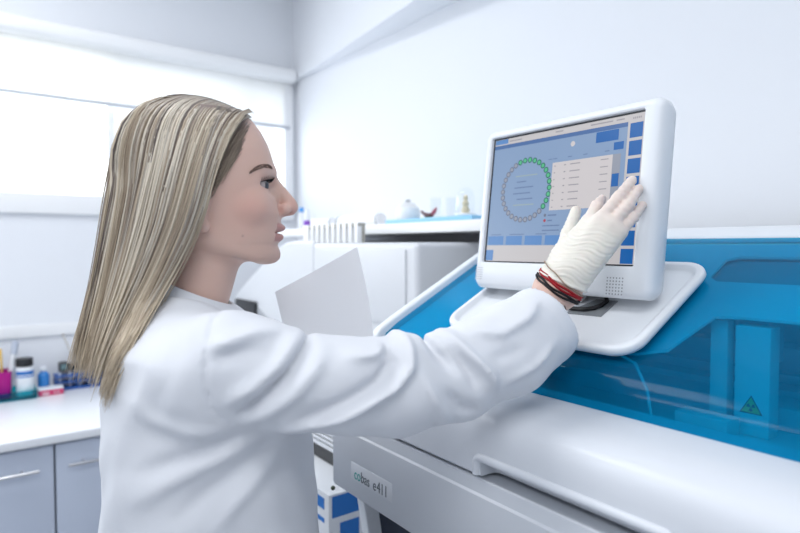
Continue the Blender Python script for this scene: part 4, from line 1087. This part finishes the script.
# short hair at the temple, swept back under the long hair
TR = [(0.0502, -0.04, 1.6703), (0.0431, -0.055, 1.6483), (0.0376, -0.062, 1.6283), (0.0273, -0.067, 1.6127), (0.0159, -0.071, 1.5975), (0.0046, -0.074, 1.5813), (-0.0016, -0.076, 1.5643)]
for sg in (-1, 1):
    for k_ in range(330):
        s_ = random.random() * 6; i = min(int(s_), 5); q = s_ - i
        x = TR[i][0] * (1 - q) + TR[i + 1][0] * q - random.random() ** 1.5 * .022; z = TR[i][2] * (1 - q) + TR[i + 1][2] * q + random.uniform(-.004, .004)
        ln = random.uniform(.020, .034); path = []
        for m_ in range(6):
            t = m_ / 5; xx = x - ln * .62 * t; z_ = z - ln * (.35 + .35 * t) * t * 1.6
            hit = side_y(xx, z_, sg)
            if hit[0] is None: break
            path.append(hit[0] + hit[1] * (.0006 + .0035 * t))
        if len(path) == 6: strand(path, random.uniform(.0005, .0008), np.array((.24, .19, .155)) * random.uniform(.7, 1.5), 4, 0)
# an under-layer so that no scalp shows between the strands
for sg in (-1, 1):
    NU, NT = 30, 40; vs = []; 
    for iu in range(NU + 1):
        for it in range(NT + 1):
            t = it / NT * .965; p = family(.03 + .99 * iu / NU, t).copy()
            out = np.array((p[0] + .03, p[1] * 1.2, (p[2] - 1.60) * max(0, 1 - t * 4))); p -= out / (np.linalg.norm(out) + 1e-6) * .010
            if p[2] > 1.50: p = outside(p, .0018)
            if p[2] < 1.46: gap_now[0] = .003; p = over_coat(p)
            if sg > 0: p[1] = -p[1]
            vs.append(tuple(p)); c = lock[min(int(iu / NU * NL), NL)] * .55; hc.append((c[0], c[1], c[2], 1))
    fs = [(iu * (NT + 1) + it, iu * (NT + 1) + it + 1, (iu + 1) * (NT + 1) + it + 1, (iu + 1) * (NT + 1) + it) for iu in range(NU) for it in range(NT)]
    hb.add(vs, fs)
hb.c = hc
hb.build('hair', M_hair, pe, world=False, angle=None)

# ---- sheet of paper in her left hand
PT = [np.array(p) for p in ((-0.9202, 0.4177, 1.4217), (-0.9069, 0.5744, 1.4982), (-0.8646, 0.5789, 1.3202), (-0.8886, 0.4224, 1.3498))]
b = MB(); NU, NV = 14, 18; gridp = []
e_u = PT[1] - PT[0]; e_v = (PT[3] - PT[0]); e_v = e_v / np.linalg.norm(e_v)
e_r = PT[2] - PT[1]; e_r = e_r / np.linalg.norm(e_r)
nrm = np.cross(e_u, e_v); nrm /= np.linalg.norm(nrm)
for j in range(NV + 1):
    for i in range(NU + 1):
        s_, t = i / NU, j / NV
        dv = e_v * (1 - s_) + e_r * s_
        p = PT[0] + e_u * s_ + dv * (.20 * t) + nrm * (.012 * math.sin(PI * s_) * (.3 + t)) + e_u * (.045 * s_ * math.sin(t * 2.6) )
        gridp.append(p)
vs = [tuple(p) for p in gridp] + [tuple(p + nrm * .0003) for p in gridp]; N1 = (NU + 1) * (NV + 1)
fs = []
for j in range(NV):
    for i in range(NU):
        q = (j * (NU + 1) + i, j * (NU + 1) + i + 1, (j + 1) * (NU + 1) + i + 1, (j + 1) * (NU + 1) + i); fs.append(q); fs.append(tuple(k_ + N1 for k_ in q[::-1]))
b.add(vs, fs)
tag(b.build('sheet_of_paper', M_paper), 'slightly curled white sheet of paper held in front of the white machine', 'paper')

# ------------------------------------------------------------------ light and camera
def area(name, loc, rot, sx, sy, power, col=(1, 1, 1)):
    l = bpy.data.lights.new(name, 'AREA'); l.shape = 'RECTANGLE'; l.size = sx; l.size_y = sy; l.energy = power; l.color = col
    o = bpy.data.objects.new(name, l); COL.objects.link(o); o.location = loc; o.rotation_euler = rot; return o
for k_, (lx, ly) in enumerate(((-1.65, -.1), (.5, -.2), (-1.7, -1.6), (.6, -1.6))):
    area('ceiling_light', (lx, ly, 2.94), (0, 0, 0), 1.2, .6, 15, (.97, .985, 1))
area('window_daylight', (XL - .14, -.1, 1.99), (0, math.radians(-90), 0), .6, 2.9, 22, (.95, .98, 1))
w = bpy.data.worlds.new('world'); w.use_nodes = True; SC.world = w
w.node_tree.nodes['Background'].inputs[0].default_value = (.93, .965, 1, 1); w.node_tree.nodes['Background'].inputs[1].default_value = 2.0
cam = bpy.data.cameras.new('camera'); co = bpy.data.objects.new('camera', cam); COL.objects.link(co); SC.camera = co
cam.sensor_width = 36; cam.lens = 581 / 800 * 36; cam.clip_start = .02
co.location = (0, 0, 1.5); co.rotation_euler = (PI / 2 - 0.0353, 0, math.radians(53.42))
cam.dof.use_dof = True; cam.dof.focus_distance = .86; cam.dof.aperture_fstop = 3.2
SC.view_settings.view_transform = 'Standard'; SC.view_settings.look = 'None'; SC.view_settings.exposure = 0.19; SC.view_settings.gamma = 1; SC.view_settings.use_curve_mapping = False
SC.cycles.use_denoising = True; SC.cycles.max_bounces = 12; SC.cycles.transparent_max_bounces = 16
